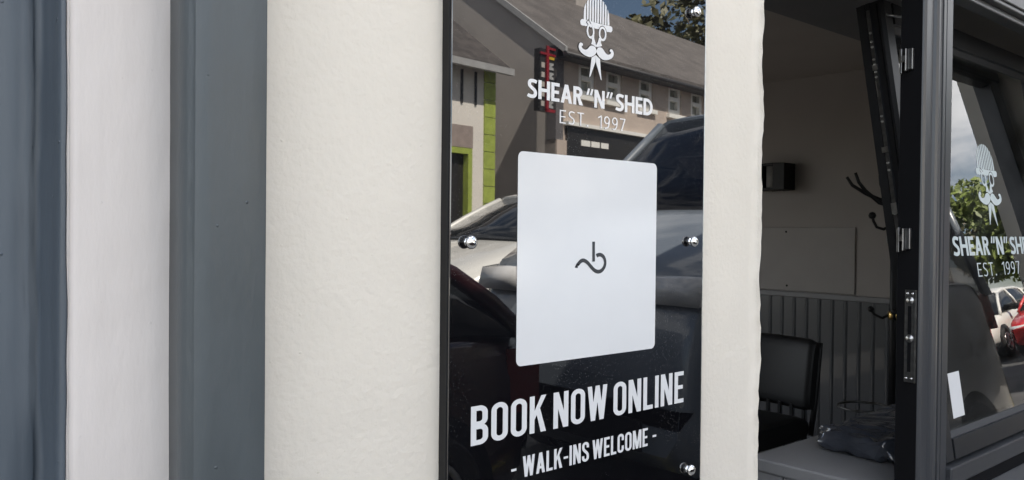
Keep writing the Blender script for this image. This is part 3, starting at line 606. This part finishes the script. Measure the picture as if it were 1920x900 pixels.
# coat stand
cs = empty('coat_stand', 'black coat stand with curved hooks behind the tilted window', 'coat stand', (3.9, .985, -.02))
mb = MB(); mb.tube([(0, 0, .03), (0, 0, 1.82)], .02, 14); mb.lathe([(.026, 1.82), (.03, 1.84), (.02, 1.87), (0, 1.88)], 14); mb.build('pole', M['black'], cs)
mb = MB(); mb.lathe([(0, .0), (.19, .0), (.19, .015), (.12, .03), (.03, .04), (0, .04)], 28); mb.build('base', M['black'], cs)
for k in range(4):
    a = R(25+k*90); ca, sa = math.cos(a), math.sin(a)
    def hk(pts, r): return MB().tube([(q[0]*ca-q[2]*sa if len(q) > 2 else q[0]*ca, q[0]*sa+(q[2]*ca if len(q) > 2 else 0), q[1]) for q in pts], r, 8)
    hk([(.015, 1.52), (.07, 1.53), (.13, 1.56), (.19, 1.60), (.215, 1.64)], [.011, .010, .009, .008, .007]).build('hook', M['black'], cs)
    hk([(.015, 1.50, .01), (.07, 1.515, .03), (.13, 1.57, .05), (.16, 1.61, .065), (.175, 1.655, .07)], [.011, .010, .009, .008, .007]).build('hook', M['black'], cs)
    m_ = hk([(.015, 1.41), (.05, 1.39), (.08, 1.40), (.095, 1.43), (.098, 1.445)], .007); m_.lathe([(0, -.018), (.013, -.013), (.018, 0), (.013, .013), (0, .018)], 12, (.1*ca, .1*sa, 1.455)); m_.build('hook', M['black'], cs)
    m_ = hk([(.015, .99), (.05, .97), (.085, .985), (.098, 1.0)], .006); m_.lathe([(0, -.016), (.011, -.011), (.016, 0), (.011, .011), (0, .016)], 12, (.1*ca, .1*sa, 1.01)); m_.build('hook', M['black'], cs)
mb = MB(); mb.lathe([(.021, 1.31), (.034, 1.32), (.04, 1.345), (.034, 1.37), (.021, 1.38)], 16); mb.build('collar', M['steel'], cs)
mb = MB(); mb.lathe([(.021, .965), (.027, .97), (.027, 1.0), (.021, 1.005)], 16); mb.build('collar', M['brass'], cs)
mb = MB(); mb.tube([(-.10+.12*math.cos(R(t)), .085+.12*math.sin(R(t)), .55) for t in range(0, 361, 15)], .006, 8, False); mb.build('umbrella_ring', M['darksteel'], cs)
# chair
ch = empty('waiting_chair', 'black leather waiting chair seen through the doorway', 'chair', (3.45, 1.60, -.045))
mb = MB(); rings = []
for k in range(13):
    t = k/12; y = -.29+.58*t; b = .045*(1-(2*t-1)**2); ring = []
    for a in range(16):
        an = 2*math.pi*a/16; c_, s_ = math.cos(an), math.sin(an); e = .92 if k in (0, 12) else 1
        ring.append((.30+b+.035*e*math.copysign(abs(c_)**.6, c_)-.05*(s_*.5+.5)*0, y, .69+.175*e*math.copysign(abs(s_)**.45, s_)))
    rings.append([(p[0]+(p[2]-.52)*.16, p[1], p[2]) for p in ring])
mb.loft(rings); mb.build('backrest', M['leather'], ch)
mb = MB(); rings = []
for k in range(11):
    t = k/10; y = -.28+.56*t; ring = []; e = .9 if k in (0, 10) else 1
    for a in range(16):
        an = 2*math.pi*a/16; c_, s_ = math.cos(an), math.sin(an)
        ring.append((.03+.29*math.copysign(abs(c_)**.4, c_)*e, y, .44+.055*e*math.copysign(abs(s_)**.6, s_)))
    rings.append(ring)
mb.loft(rings); mb.build('seat', M['leather'], ch)
for sx in (-.21, .30):
    for sy in (-.25, .25): MB().tube([(sx, sy, 0), (sx, sy, .40)], .014, 10).build('leg', M['black'], ch)
for sy in (-.285, .285): MB().tube([(.30, sy, .40), (.335, sy, .55), (.375, sy, .80), (.38, sy, .85)], .013, 10).build('back_post', M['black'], ch)
mb = MB()
for k in range(8): mb.box(.30, .31, -.25+k*.066, -.235+k*.066, .43, .54)
mb.build('back_slat', M['black'], ch)
# counter behind the window
ct = empty('window_counter', 'grey counter board behind the window with boarded end', 'counter', (2.055, .2, 0))
mb = MB(); mb.box(0.0, 2.70, -.02, .365, .672, .710); mb.build('worktop', M['counter'], ct, bevel=.006)
mb = MB(); mb.box(.02, .05, .0, .35, -.02, .671); mb.box(.05, 2.70, .32, .35, -.02, .671); mb.build('carcass', M['dado'], ct)
for i in range(4):
    mb = MB(); mb.box(.006, .0199, .012+i*.084, .012+i*.084+.078, 0, .671); mb.build('board', M['counter'], ct, bevel=.003)
# polythene wrapped packet on the counter
mb = MB(); nu, nv = 130, 64; rings = []
for i in range(nu+1):
    u = i/nu; ring = []
    for k in range(nv):
        a = 2*math.pi*k/nv; c_, s_ = math.cos(a), math.sin(a)
        e = (1-abs(2*u-1)**7)**.5 if 0 < u < 1 else 0.03
        wy = .128*(e*.35+.65)*math.copysign(abs(c_)**.55, c_); hz = .038*(e*.85+.15)*math.copysign(abs(s_)**.6, s_)
        x = 2.272+.62*u; y = .365+wy+(u-.5)*.02; z = .744+hz*.8
        q = Vector((x*7.0, y*7.0, z*9)); 
        w_ = Vector((noise.noise(q*.9), noise.noise(q*.9+Vector((9, 2, 4))), 0))*.8; q = q+w_; cre = abs(noise.noise(q*1.1))**.7+.55*abs(noise.noise(q*2.3+Vector((5, 1, 2))))**.7+.12*abs(noise.noise(q*5.1)); env = .45+.55*abs(c_)**2+.7*max(0, 1-u*5)
        d = .034*(0.62-cre)*env
        x += d*.5*(1 if u > .5 else -1); y += d*c_*1.0; z += d*.9*s_
        ring.append((x, y, max(z, .7125)))
    rings.append(ring)
mb.loft(rings, smooth=True)
pk = mb.build('wrapped_packet', M['poly']); tag(pk, 'flat packet wrapped in crumpled dark polythene lying on the grey counter', 'packet')
# small fittings on the dark soffit
sp = empty('ceiling_spotlight', 'small unlit spotlight on the dark bulkhead soffit', 'spotlight', (3.02, .62, 2.155))
MB().lathe([(0, 0), (.03, 0), (.03, -.012), (0, -.012)], 16).build('base', M['bulk'], sp)
mb = MB(); mb.tube([(0, 0, -.01), (0, 0, -.04)], .006, 8); mb.lathe([(0, .03), (.022, .03), (.03, -.03), (.026, -.03), (0, -.01)], 16, (0, 0, -.055)); mb.build('lamp_head', M['gutter'], sp)
# ---------------------------------------------------------------- across the street
FA = math.atan2(-0.124, 0.992)
def house_root(name, label, cat, u=0.0, dz=0.0):
    # corner of the terrace's front; local x along the front, local y away from the street (negative world y)
    o = empty(name, label, cat, (13.5+u*math.cos(FA), -13.3+u*math.sin(FA), dz)); o.rotation_euler = (0, 0, FA); o.scale = (1, 1, 1); return o
def yback(mb):  # mirror local y so that +y runs away from the street
    mb.v = [(a, -b, c) for a, b, c in mb.v]; return mb
def house_window(root, x0, x1, z0, z1, fcol='upvc', sill=True, transom=.52):
    mb = MB(); f = .14; y0, y1 = .035, .17
    mb.box(x0, x0+f, y0, y1, z0, z1); mb.box(x1-f, x1, y0, y1, z0, z1); mb.box(x0+f, x1-f, y0, y1, z1-f, z1); mb.box(x0+f, x1-f, y0, y1, z0, z0+f)
    zt = z0+(z1-z0)*transom; mb.box(x0+f, x1-f, y0-.015, y1, zt-.06, zt+.05)
    wf = yback(mb).build('window', M[fcol], root)
    yback(MB().box(x0+f*.5, x1-f*.5, .14, .15, z0+f*.5, z1-f*.5)).build('pane', M['housepane'], wf)
    mb = MB(); mb.box(x0+f, x0+f+.05, .2, .21, z0, z1); mb.box(x1-f-.05, x1-f, .2, .21, z0, z1); mb.box(x0+f+.05, x1-f-.14, .2, .21, z0, zt-.05); yback(mb).build('curtain', M['curtain'], wf)
    if sill: yback(MB().box(x0-.1, x1+.1, -.10, .12, z0-.11, z0-.002)).build('sill', M[fcol], wf)
ph = house_root('pink_house', 'pinkish rendered house with slate roof and a black shopfront across the street', 'house')
wins = [(.88, 1.55, 4.66, 5.52), (2.03, 2.72, 4.66, 5.52), (3.53, 4.22, 4.66, 5.52), (5.03, 5.72, 4.66, 5.52), (6.28, 6.97, 4.66, 5.52), (8.2, 8.9, 4.66, 5.52), (10.1, 10.8, 4.66, 5.52), (12, 12.7, 4.66, 5.52)]
HL, HD, EV, RG = 14.0, 7.6, 5.74, 8.5
shopop = (.40, 5.6, .0, 3.45)
mb = MB(); wall_openings(mb, 0.24, HL, -.3, EV, wins+[shopop, (6.6, 7.7, 0, 2.9), (8.4, 12.8, .5, 3.0)], 0, .32); yback(mb).build('wall', M['pink'], ph)
mb = MB(); mb.prism([(0.0, -.3), (HD, -.3), (HD, EV), (HD/2, RG-.08), (0, EV)], 0, .24, 'x'); mb.box(.24, HL, HD-.3, HD, -.3, EV); mb.prism([(.32, -.3), (HD-.3, -.3), (HD-.3, EV), (HD/2, RG-.2), (.32, EV)], HL-.3, HL, 'x'); yback(mb).build('gable_wall', M['gable'], ph)
mb = MB(); mb.box(-.02, .26, -.03, .25, 3.5, EV-.02); yback(mb).build('cladding', M['darkband'], ph)
mb = MB(); mb.box(.0, .40, -.05, .32, -.3, 3.498); yback(mb).build('pilaster', M['pink'], ph)
for w_ in wins: house_window(ph, *w_)
th = .12; sl = (RG-EV)/(HD/2)
mb = MB(); mb.prism([(-.35, EV-.35*sl), (HD/2, RG), (HD+.35, EV-.35*sl), (HD+.35, EV-.35*sl+th), (HD/2, RG+th), (-.35, EV-.35*sl+th)], -.02, HL+.1, 'x'); yback(mb).build('roof', M['slate'], ph)
mb = MB(); mb.prism([(-.36, EV-.36*sl-.02), (HD/2, RG-.02), (HD/2, RG+th+.03), (-.36, EV-.36*sl+th+.03)], -.10, -.021, 'x'); yback(mb).build('verge_board', M['leadgrey'], ph)
mb = MB(); mb.tube([(-.2, -.42, EV-.30), (HL, -.42, EV-.30)], .065, 8); mb.box(0, HL, -.36, -.002, EV-.34, EV-.30); yback(mb).build('gutter', M['gutter'], ph)
mb = MB(); mb.tube([(7.6, -.08, 3.0), (7.6, -.08, EV-.4), (7.6, -.4, EV-.33)], .045, 8); yback(mb).build('downpipe', M['upvc'], ph)
sf = MB(); sf.box(.38, 5.62, -.06, .10, 2.75, 3.86); sf.box(.40, .75, -.02, .15, 0, 2.75); sf.box(2.55, 2.85, -.02, .15, 0, 2.75); sf.box(5.3, 5.6, -.02, .15, 0, 2.75); sf.box(.75, 5.3, .02, .12, 0, .6); sf = yback(sf).build('shopfront', M['shopblack'], ph)
yback(MB().box(.75, 5.3, .06, .08, .6, 2.75)).build('pane', M['housepane'], sf)
mb = MB(); mb.box(.3, 5.7, -.16, .0, 3.862, 3.95); yback(mb).build('fascia_moulding', M['upvc'], ph)
mb = MB()
for a, b in ((.92, 1.28), (1.33, 1.68), (1.74, 2.06)): mb.box(a, b, -.075, -.061, 3.42, 3.56)
yback(mb).build('fascia_lettering', M['upvc'], ph)
mb = MB()
for x_ in (1.2, 3.4, 4.4): yback(MB().box(x_, x_+.09, -.03, .05, .6, 2.75)).build('shop_mullion', M['upvc'], sf)
mb = MB(); mb.box(6.55, 6.70, -.10, .02, 0, 2.9); mb.box(7.60, 7.75, -.10, .02, 0, 2.9); mb.prism([(6.4, 2.902), (7.9, 2.902), (7.9, 3.02), (7.15, 3.4), (6.4, 3.02)], -.16, .0, 'y'); yback(mb).build('doorcase', M['upvc'], ph)
yback(MB().box(6.7, 7.6, .1, .16, 0, 2.9)).build('door', M['shopblack'], ph)
mb = MB(); mb.box(8.4, 12.8, .1, .2, .5, 3.0); yback(mb).build('shop_window', M['housepane'], ph)
mb = MB(); mb.box(5.2, 6.0, HD/2-.35, HD/2+.35, RG-.4, RG+1.0); mb.lathe([(.12, 0), (.14, .4), (.10, .42)], 12, (5.6, HD/2, RG+1.0)); yback(mb).build('chimney', M['gable'], ph)
# bracket lantern over the shopfront
mb = MB(); mb.tube([(0, 0, 0), (0, .28, .14), (0, .42, .05)], .02, 6)
ln = empty('bracket_lantern', 'white bracket lantern hanging beside the black shopfront', 'lantern', (16.95, -13.68, 3.45)); ln.rotation_euler = (0, 0, FA)
mb.build('bracket', M['yellow'], ln)
mb = MB(); mb.lathe([(0, -.42), (.10, -.38), (.18, -.1), (.14, .0), (.05, .06), (0, .08)], 12, (0, .42, 0)); mb.build('shade', M['upvc'], ln)
# projecting box sign on the gable corner
bs = empty('projecting_sign', 'narrow red framed vertical sign projecting beside the pink house corner', 'sign', (13.04, -13.22, 4.1)); bs.rotation_euler = (0, 0, FA)
mb = MB(); mb.box(-.25, .25, -.09, .09, 0, 1.42); mb.build('sign_box', M['shopblack'], bs)
mb = MB(); mb.box(-.05, .03, .09, .13, 0, 1.5); mb.box(-.05, .27, .09, .13, -.02, .05); mb.box(-.27, .27, .0905, .125, 1.28, 1.33); mb.box(-.05, .27, .0905, .125, 1.42, 1.47); mb.build('sign_frame', M['red'], bs)
mb = MB(); mb.box(.05, .24, .0905, .11, 1.2, 1.27); mb.build('sign_panel', M['yellow'], bs)
for i in range(5):
    MB().prism([(.07, .08+i*.22), (.22, .08+i*.22), (.22, .13+i*.22), (.14, .16+i*.22), (.22, .2+i*.22), (.22, .24+i*.22), (.07, .24+i*.22)], .0906, .108, 'y').build('sign_letter', M['leadgrey'], bs)
    MB().box(-.21, -.10, .0906, .105, .1+i*.22, .22+i*.22).build('sign_letter', M['gable'], bs)
# white house with a lime strip, lower, to the left
wh = house_root('white_house', 'white house with lime green corner strip and dark slate roof across the street', 'house')
mb = MB(); wall_openings(mb, -9.0, -2.16, -.3, 4.95, [(-3.75, -2.82, 0, 3.05), (-6.5, -5.6, .9, 2.6), (-6.5, -5.6, 3.5, 4.5), (-8.4, -7.5, .9, 2.6)], 0, .3); mb.box(-9, -2.16, 5.5, 5.8, -.3, 4.95); mb.prism([(.3, -.3), (5.5, -.3), (5.5, 4.95), (2.9, 6.9), (.3, 4.95)], -2.46, -2.16, 'x'); mb.prism([(.3, -.3), (5.5, -.3), (5.5, 4.95), (2.9, 6.9), (.3, 4.95)], -9, -8.7, 'x'); yback(mb).build('wall', M['whitehouse'], wh)
for k in range(14): yback(MB().box(-2.44, -2.10, -.03, .3, -.3+k*.37, -.3+k*.37+.355)).build('quoin', M['lime'], wh)
yback(MB().box(-9.0, -2.78, -.025, -.001, 3.06, 3.52)).build('shop_band', M['mauve'], wh)
mb = MB(); mb.box(-2.92, -2.80, -.03, .2, 0, 3.05); mb.box(-3.77, -3.65, -.03, .2, 0, 3.05); mb.box(-3.65, -2.92, -.03, .2, 2.93, 3.05); yback(mb).build('door_frame', M['lime'], wh)
yback(MB().box(-3.65, -2.92, .12, .2, 0, 2.93)).build('door', M['shopblack'], wh)
for x_ in (-3.14, -2.73, -3.9): yback(MB().box(x_, x_+.055, -.03, .02, 3.98, 4.68)).build('wall_slot', M['gutter'], wh)
house_window(wh, -6.5, -5.6, .9, 2.6); house_window(wh, -6.5, -5.6, 3.5, 4.5); house_window(wh, -8.4, -7.5, .9, 2.6)
sl2 = .74
mb = MB(); mb.prism([(-.35, 4.95-.35*sl2), (2.9, 4.95+2.9*sl2), (6.15, 4.95-.35*sl2), (6.15, 5.1-.35*sl2), (2.9, 5.1+2.9*sl2), (-.35, 5.1-.35*sl2)], -9.1, -2.0, 'x'); yback(mb).build('roof', M['slate2'], wh)
mb = MB(); mb.box(-9.1, -1.95, -.44, -.34, 4.66, 4.80); yback(mb).build('gutter', M['leadgrey'], wh)
# tall dark house further along, and more of the terrace
th_ = house_root('tall_house', 'tall dark grey three storey house further along the street', 'house', 26.0, .8)
w3 = [(1+i*2.6, 2.0+i*2.6, 1.0+k*2.6, 2.6+k*2.6) for i in range(4) for k in range(3)]
mb = MB(); wall_openings(mb, 0, 11, -1, 8.6, w3, 0, .3); mb.prism([(.3, -1), (5.5, -1), (5.5, 8.6), (2.75, 11), (.3, 8.6)], 0, .3, 'x'); mb.prism([(.3, -1), (5.5, -1), (5.5, 8.6), (2.75, 11), (.3, 8.6)], 10.7, 11, 'x'); yback(mb).build('wall', M['stone'], th_)
for w_ in w3: house_window(th_, *w_)
mb = MB(); mb.prism([(-.3, 8.4), (2.75, 11), (5.8, 8.4), (5.8, 8.6), (2.75, 11.2), (-.3, 8.6)], -.2, 11.2, 'x'); yback(mb).build('roof', M['slate'], th_)
# neighbour on our own side that stands forward of the shop
nb = empty('neighbour_house', 'dark gabled neighbour house standing forward beyond the shop', 'house', (13.5, 0, .2))
mb = MB(); wall_openings(mb, 0, 3.4, -.4, 7.5, [(1.5, 2.5, 1, 2.6), (1.5, 2.5, 4.5, 6)], -3.0, -2.7); mb.prism([(-2.7, -.4), (4, -.4), (4, 7.5), (.6, 10), (-2.7, 7.5)], 0, .3, 'x'); mb.build('wall', M['stone'], nb)
mb = MB(); mb.prism([(-3.3, 7.3), (.6, 10.2), (4.4, 7.3), (4.4, 7.5), (.6, 10.4), (-3.3, 7.5)], -.2, 3.6, 'x'); mb.build('roof', M['slate2'], nb)
for a in (1.5,):
    for c in (1.0, 4.5):
        f_ = MB().box(a, a+1, -2.9, -2.82, c, c+.08); f_.box(a, a+1, -2.9, -2.82, c+1.42 if c > 2 else c+1.52, c+1.5 if c > 2 else c+1.6); f_.box(a, a+.08, -2.9, -2.82, c+.08, c+1.42); f_.box(a+.92, a+1, -2.9, -2.82, c+.08, c+1.42)
        f_ = f_.build('window', M['upvc'], nb); MB().box(a+.04, a+.96, -2.87, -2.85, c+.04, c+1.5).build('pane', M['housepane'], f_)
# ---------------------------------------------------------------- vehicles (front towards local -x)
def lerp(tab, x):
    for (a, va), (b, vb) in zip(tab, tab[1:]):
        if a <= x <= b: return va+(vb-va)*(x-a)/(b-a)
    return tab[0][1] if x < tab[0][0] else tab[-1][1]
def make_car(name, label, cat, paint, glassm, Lc, Wd, belt, roof, hw, gw, wx, wr, g0, g1, group=None):
    """belt: (x,z) top of lower body; roof: (x,z) of roof line from windscreen base g0 to rear g1"""
    root = empty(name, label, cat, group=group)
    xs = sorted({0, .04, .12, .3, *[i*Lc/24 for i in range(1, 24)], Lc-.2, Lc-.08, Lc-.02, Lc, g0, g1})
    rings = []
    for x in xs:
        e = min(x, Lc-x); k = .80+.20*min(1, (e/.45))**.5; w_ = Wd/2*k; zt = lerp(belt, x); zl = .26 if e > .1 else .36
        half = [(w_*.90, zl), (w_*.985, zl+.10), (w_, zl+.24), (w_*.995, zt-.20), (w_*.965, zt-.07), (w_*.90, zt-.015), (w_*.55, zt+.008), (0, zt+.015)]
        rings.append([(x, a, z) for a, z in half]+[(x, -a, z) for a, z in half[-2::-1]])
    MB().loft(rings).build('body', M[paint], root)
    gx = [g0+(g1-g0)*i/16 for i in range(17)]; rings = []; rr_ = []
    for x in gx:
        zb = lerp(belt, x)-.02; zr = max(lerp(roof, x), zb+.03); f = (zr-zb)/max(p[1]-0.9 for p in roof); w0 = Wd/2*.93; w1 = w0-(w0-gw/2)*min(1, (zr-zb)/.5)
        half = [(w0, zb), (w0*.6+w1*.4, zb+(zr-zb)*.45), (w1+.015, zr-.045 if zr-zb > .06 else zb+.02), (w1-.06, zr-.01), (0, zr+.012)]
        rings.append([(x, a, z) for a, z in half]+[(x, -a, z) for a, z in half[-2::-1]])
        rr_.append((x, zr, w1, w0, zb))
    MB().loft(rings).build('glasshouse', M[glassm], root)
    top = [(x, z, w1) for x, z, w1, w0, zb in rr_ if z > max(p[1] for p in roof)-.17]
    rings = []
    for x, z, w1 in top:
        half = [(w1+.03, z-.075), (w1+.022, z-.02), (w1-.05, z+.010), (0, z+.03)]
        rings.append([(x, a, q) for a, q in half]+[(x, -a, q) for a, q in half[-2::-1]]+[(x, -w1+.02, z-.08), (x, w1-.02, z-.08)])
    rf = MB().loft(rings)
    rf.build('roof', M[paint], root)
    for s_ in (1, -1):
        mb = MB(); path = [(x, s_*(w1+.02), z-.03) for x, z, w1, w0, zb in rr_ if x <= top[0][0]+.02]
        path[0] = (rr_[0][0], s_*rr_[0][3], rr_[0][4])
        mb.tube(path, .035, 6); path = [(x, s_*(w1+.02), z-.03) for x, z, w1, w0, zb in rr_ if x >= top[-1][0]-.02]
        if len(path) > 1: path[-1] = (rr_[-1][0], s_*rr_[-1][3], rr_[-1][4]); mb.tube(path, .045, 6)
        for fx in (.42, .72):
            i = int(len(rr_)*fx); x, z, w1, w0, zb = rr_[i]; mb.tube([(x, s_*(w0+.004), zb), (x+.02, s_*((w0*.6+w1*.4)+.012), zb+(z-zb)*.45), (x+.03, s_*(w1+.022), z-.05)], .03, 6)
        mb.build('pillar', M[paint], root)
        mb = MB(); mb.loft([[(g0+.45+dx, s_*(Wd/2+.02+dy), lerp(belt, g0+.4)+.06+dz) for dx, dz in ((-.06, -.06), (.04, -.06), (.06, .05), (-.05, .07))] for dy in (-.10, .06, .13)]); mb.build('mirror', M['black'], root)
        for i, x in enumerate(wx):
            mb = MB(); mb.lathe([(wr+.06, s_*(Wd/2-.2)), (wr+.06, s_*(Wd/2+.004)), (0, s_*(Wd/2+.004))], 28, (x, 0, wr+.02), 'y'); mb.build('wheel_arch', M['black'], root)
            wl = MB().lathe([(.0, s_*(Wd/2-.18)), (wr*.92, s_*(Wd/2-.18)), (wr, s_*(Wd/2-.14)), (wr, s_*(Wd/2+.0)), (wr*.93, s_*(Wd/2+.028)), (wr*.66, s_*(Wd/2+.022)), (wr*.64, s_*(Wd/2+.012))], 30, (x, 0, wr), 'y').build('wheel', M['rubber'], root)
            mb = MB(); mb.lathe([(wr*.65, s_*(Wd/2+.012)), (wr*.64, s_*(Wd/2+.026)), (wr*.56, s_*(Wd/2+.026)), (wr*.55, s_*(Wd/2+.008))], 30, (x, 0, wr), 'y')
            for k in range(5):
                a = 2*math.pi*k/5; mb.tube([(x+.04*math.cos(a), s_*(Wd/2+.018), wr+.04*math.sin(a)), (x+wr*.6*math.cos(a), s_*(Wd/2+.02), wr+wr*.6*math.sin(a))], .024, 6)
            mb.lathe([(0, s_*(Wd/2+.034)), (.055, s_*(Wd/2+.03)), (.06, s_*(Wd/2+.01))], 14, (x, 0, wr), 'y'); mb.build('rim', M['alloy'], wl)
        zf = lerp(belt, .25)
        mb = MB(); mb.loft([[(.01+dx, s_*yy, z) for dx, z in ((0.02, zf-.22), (.26, zf-.16), (.30, zf-.06), (.06, zf-.09))] for yy in (Wd*.24, Wd*.36, Wd*.445)]); mb.build('headlight', M['lamp'], root)
        zr_ = lerp(belt, Lc-.1)
        mb = MB(); mb.box(Lc-.22, Lc-.02, s_*Wd*.36 if s_ > 0 else s_*Wd*.465, s_*Wd*.465 if s_ > 0 else s_*Wd*.36, zr_-.36, zr_-.06); mb.build('tail_light', M['tail'], root)
    mb = MB(); mb.box(-.015, .05, -Wd*.28, Wd*.28, .36, .52); mb.build('grille', M['black'], root)
    return root
def place(o, x, y, heading=0.0):
    z = hill(x+1.5)-.12; o.location = (x, y, z); o.rotation_euler = (0, -math.atan(.04) if x > 7.5 else 0, heading); return o
hb_belt = [(0, .55), (.12, .70), (.35, .78), (.9, .90), (1.15, .96), (2.5, 1.0), (3.6, 1.02), (3.9, .98), (4.0, .6)]
hb_roof = [(1.0, .96), (1.35, 1.2), (1.75, 1.43), (2.3, 1.50), (3.0, 1.48), (3.45, 1.36), (3.85, 1.08), (3.92, 1.02)]
hatch = dict(Lc=4.0, Wd=1.72, belt=hb_belt, roof=hb_roof, hw=0, gw=1.16, wx=(.78, 3.28), wr=.31, g0=1.0, g1=3.9)
G1 = 'vehicles parked along the street'
place(make_car('parked_car', 'dark red hatchback parked at the kerb in front of the shop', 'car', 'redpaint', 'carglass', group=G1, **hatch), -1.32, -2.9)
place(make_car('parked_van', 'dark blue grey panel van parked half on the pavement beyond the red hatchback', 'van', 'vanpaint', 'vanglass', group=G1, Lc=4.6, Wd=1.9,
    belt=[(0, .7), (.06, 1.1), (.15, 1.28), (.5, 1.44), (.95, 1.60), (1.4, 1.62), (4.4, 1.62), (4.56, 1.5), (4.6, .7)], roof=[(.92, 1.60), (1.47, 2.02), (1.8, 2.30), (2.1, 2.37), (3, 2.40), (4.2, 2.38), (4.48, 2.2), (4.56, 1.62)], hw=0, gw=1.66, wx=(.85, 3.5), wr=.34, g0=.92, g1=4.56), 3.2, -2.45)
place(make_car('parked_car', 'white people carrier standing on the far side of the road opposite the van', 'car', 'whitepaint', 'carglass', group=G1, Lc=4.45, Wd=1.85,
    belt=[(0, .7), (.06, .95), (.2, 1.1), (.6, 1.25), (1.1, 1.38), (4.2, 1.4), (4.4, 1.3), (4.45, .7)], roof=[(1.0, 1.38), (1.5, 1.66), (1.9, 1.84), (2.4, 1.90), (3.6, 1.88), (4.2, 1.68), (4.4, 1.38)], hw=0, gw=1.4, wx=(.85, 3.5), wr=.33, g0=1.0, g1=4.4), 3.95, -5.4)
sc_ = place(make_car('parked_car', 'silver saloon parked by the far kerb outside the white house', 'car', 'silverpaint', 'carglass', group=G1, **hatch), 6.2, -9.5)
wv = place(make_car('parked_car', 'white hatchback parked further up the hill beside the bright red car', 'car', 'whitepaint', 'carglass', group=G1, **hatch), 19.6, -6.7)
br = place(make_car('parked_car', 'bright red hatchback parked up the hill', 'car', 'brightred', 'carglass', group=G1, **hatch), 18.9, -4.5)
# ---------------------------------------------------------------- trees
def tree(label, x, y, z, H, spread, leafm, n, seed, size=.34):
    rnd = random.Random(seed); root = empty('tree', label, 'tree', (x, y, z), group='trees along the street')
    mb = MB(); mb.tube([(0, 0, 0), (.08, .05, H*.2), (-.05, .1, H*.42), (.05, 0, H*.7)], [.28*H/12, .22*H/12, .16*H/12, .05], 10)
    cl = []
    for k in range(16):
        a = rnd.uniform(0, 6.28); h = rnd.uniform(.28, .75)*H; r_ = spread*rnd.uniform(.35, 1)*(1-.5*abs(h/H-.45)); tip = (r_*math.cos(a), r_*math.sin(a), h+rnd.uniform(.08, .22)*H)
        mb.tube([(0, .05, h*.75), (tip[0]*.5, tip[1]*.5, h*.75+(tip[2]-h*.75)*.6), tip], [.09*H/12, .05*H/12, .02], 6)
        cl.append((Vector(tip), spread*rnd.uniform(.28, .46)))
    cl.append((Vector((0, 0, H*.9)), spread*.4)); cl.append((Vector((0, 0, H*.7)), spread*.55))
    mb.build('trunk', M['bark'], root)
    lf = MB()
    for i in range(n):
        c, r_ = rnd.choice(cl); d = Vector((rnd.gauss(0, 1), rnd.gauss(0, 1), rnd.gauss(0, .8))).normalized()*r_*rnd.random()**.4
        p = c+d; a = Vector((rnd.gauss(0, 1), rnd.gauss(0, 1), rnd.gauss(0, 1))).normalized(); b = a.orthogonal().normalized(); s_ = size*rnd.uniform(.5, 1.2)
        lf.add([p-a*s_, p+b*s_*.5, p+a*s_, p-b*s_*.5], [(0, 1, 2, 3)])
    o = lf.build('crown', M[leafm], root, weld=False, fixn=False)
    return root
tree('tall olive brown tree rising behind the pink house roof', 39.5, -26.5, 0, 22, 5.6, 'leaf', 4200, 1, .36)
tree('green tree on the corner behind the parked white hatchback', 52, -13.0, 1.2, 7.0, 3.6, 'leaf2', 7000, 2, .34)
tree('broad green tree at the end of the street', 60, -15.5, 1.6, 8.2, 4.6, 'leaf2', 7000, 3, .38)
tree('darker olive tree beyond the end of the street', 70, -20.5, 2.0, 8, 5.0, 'leaf', 6000, 4, .4)
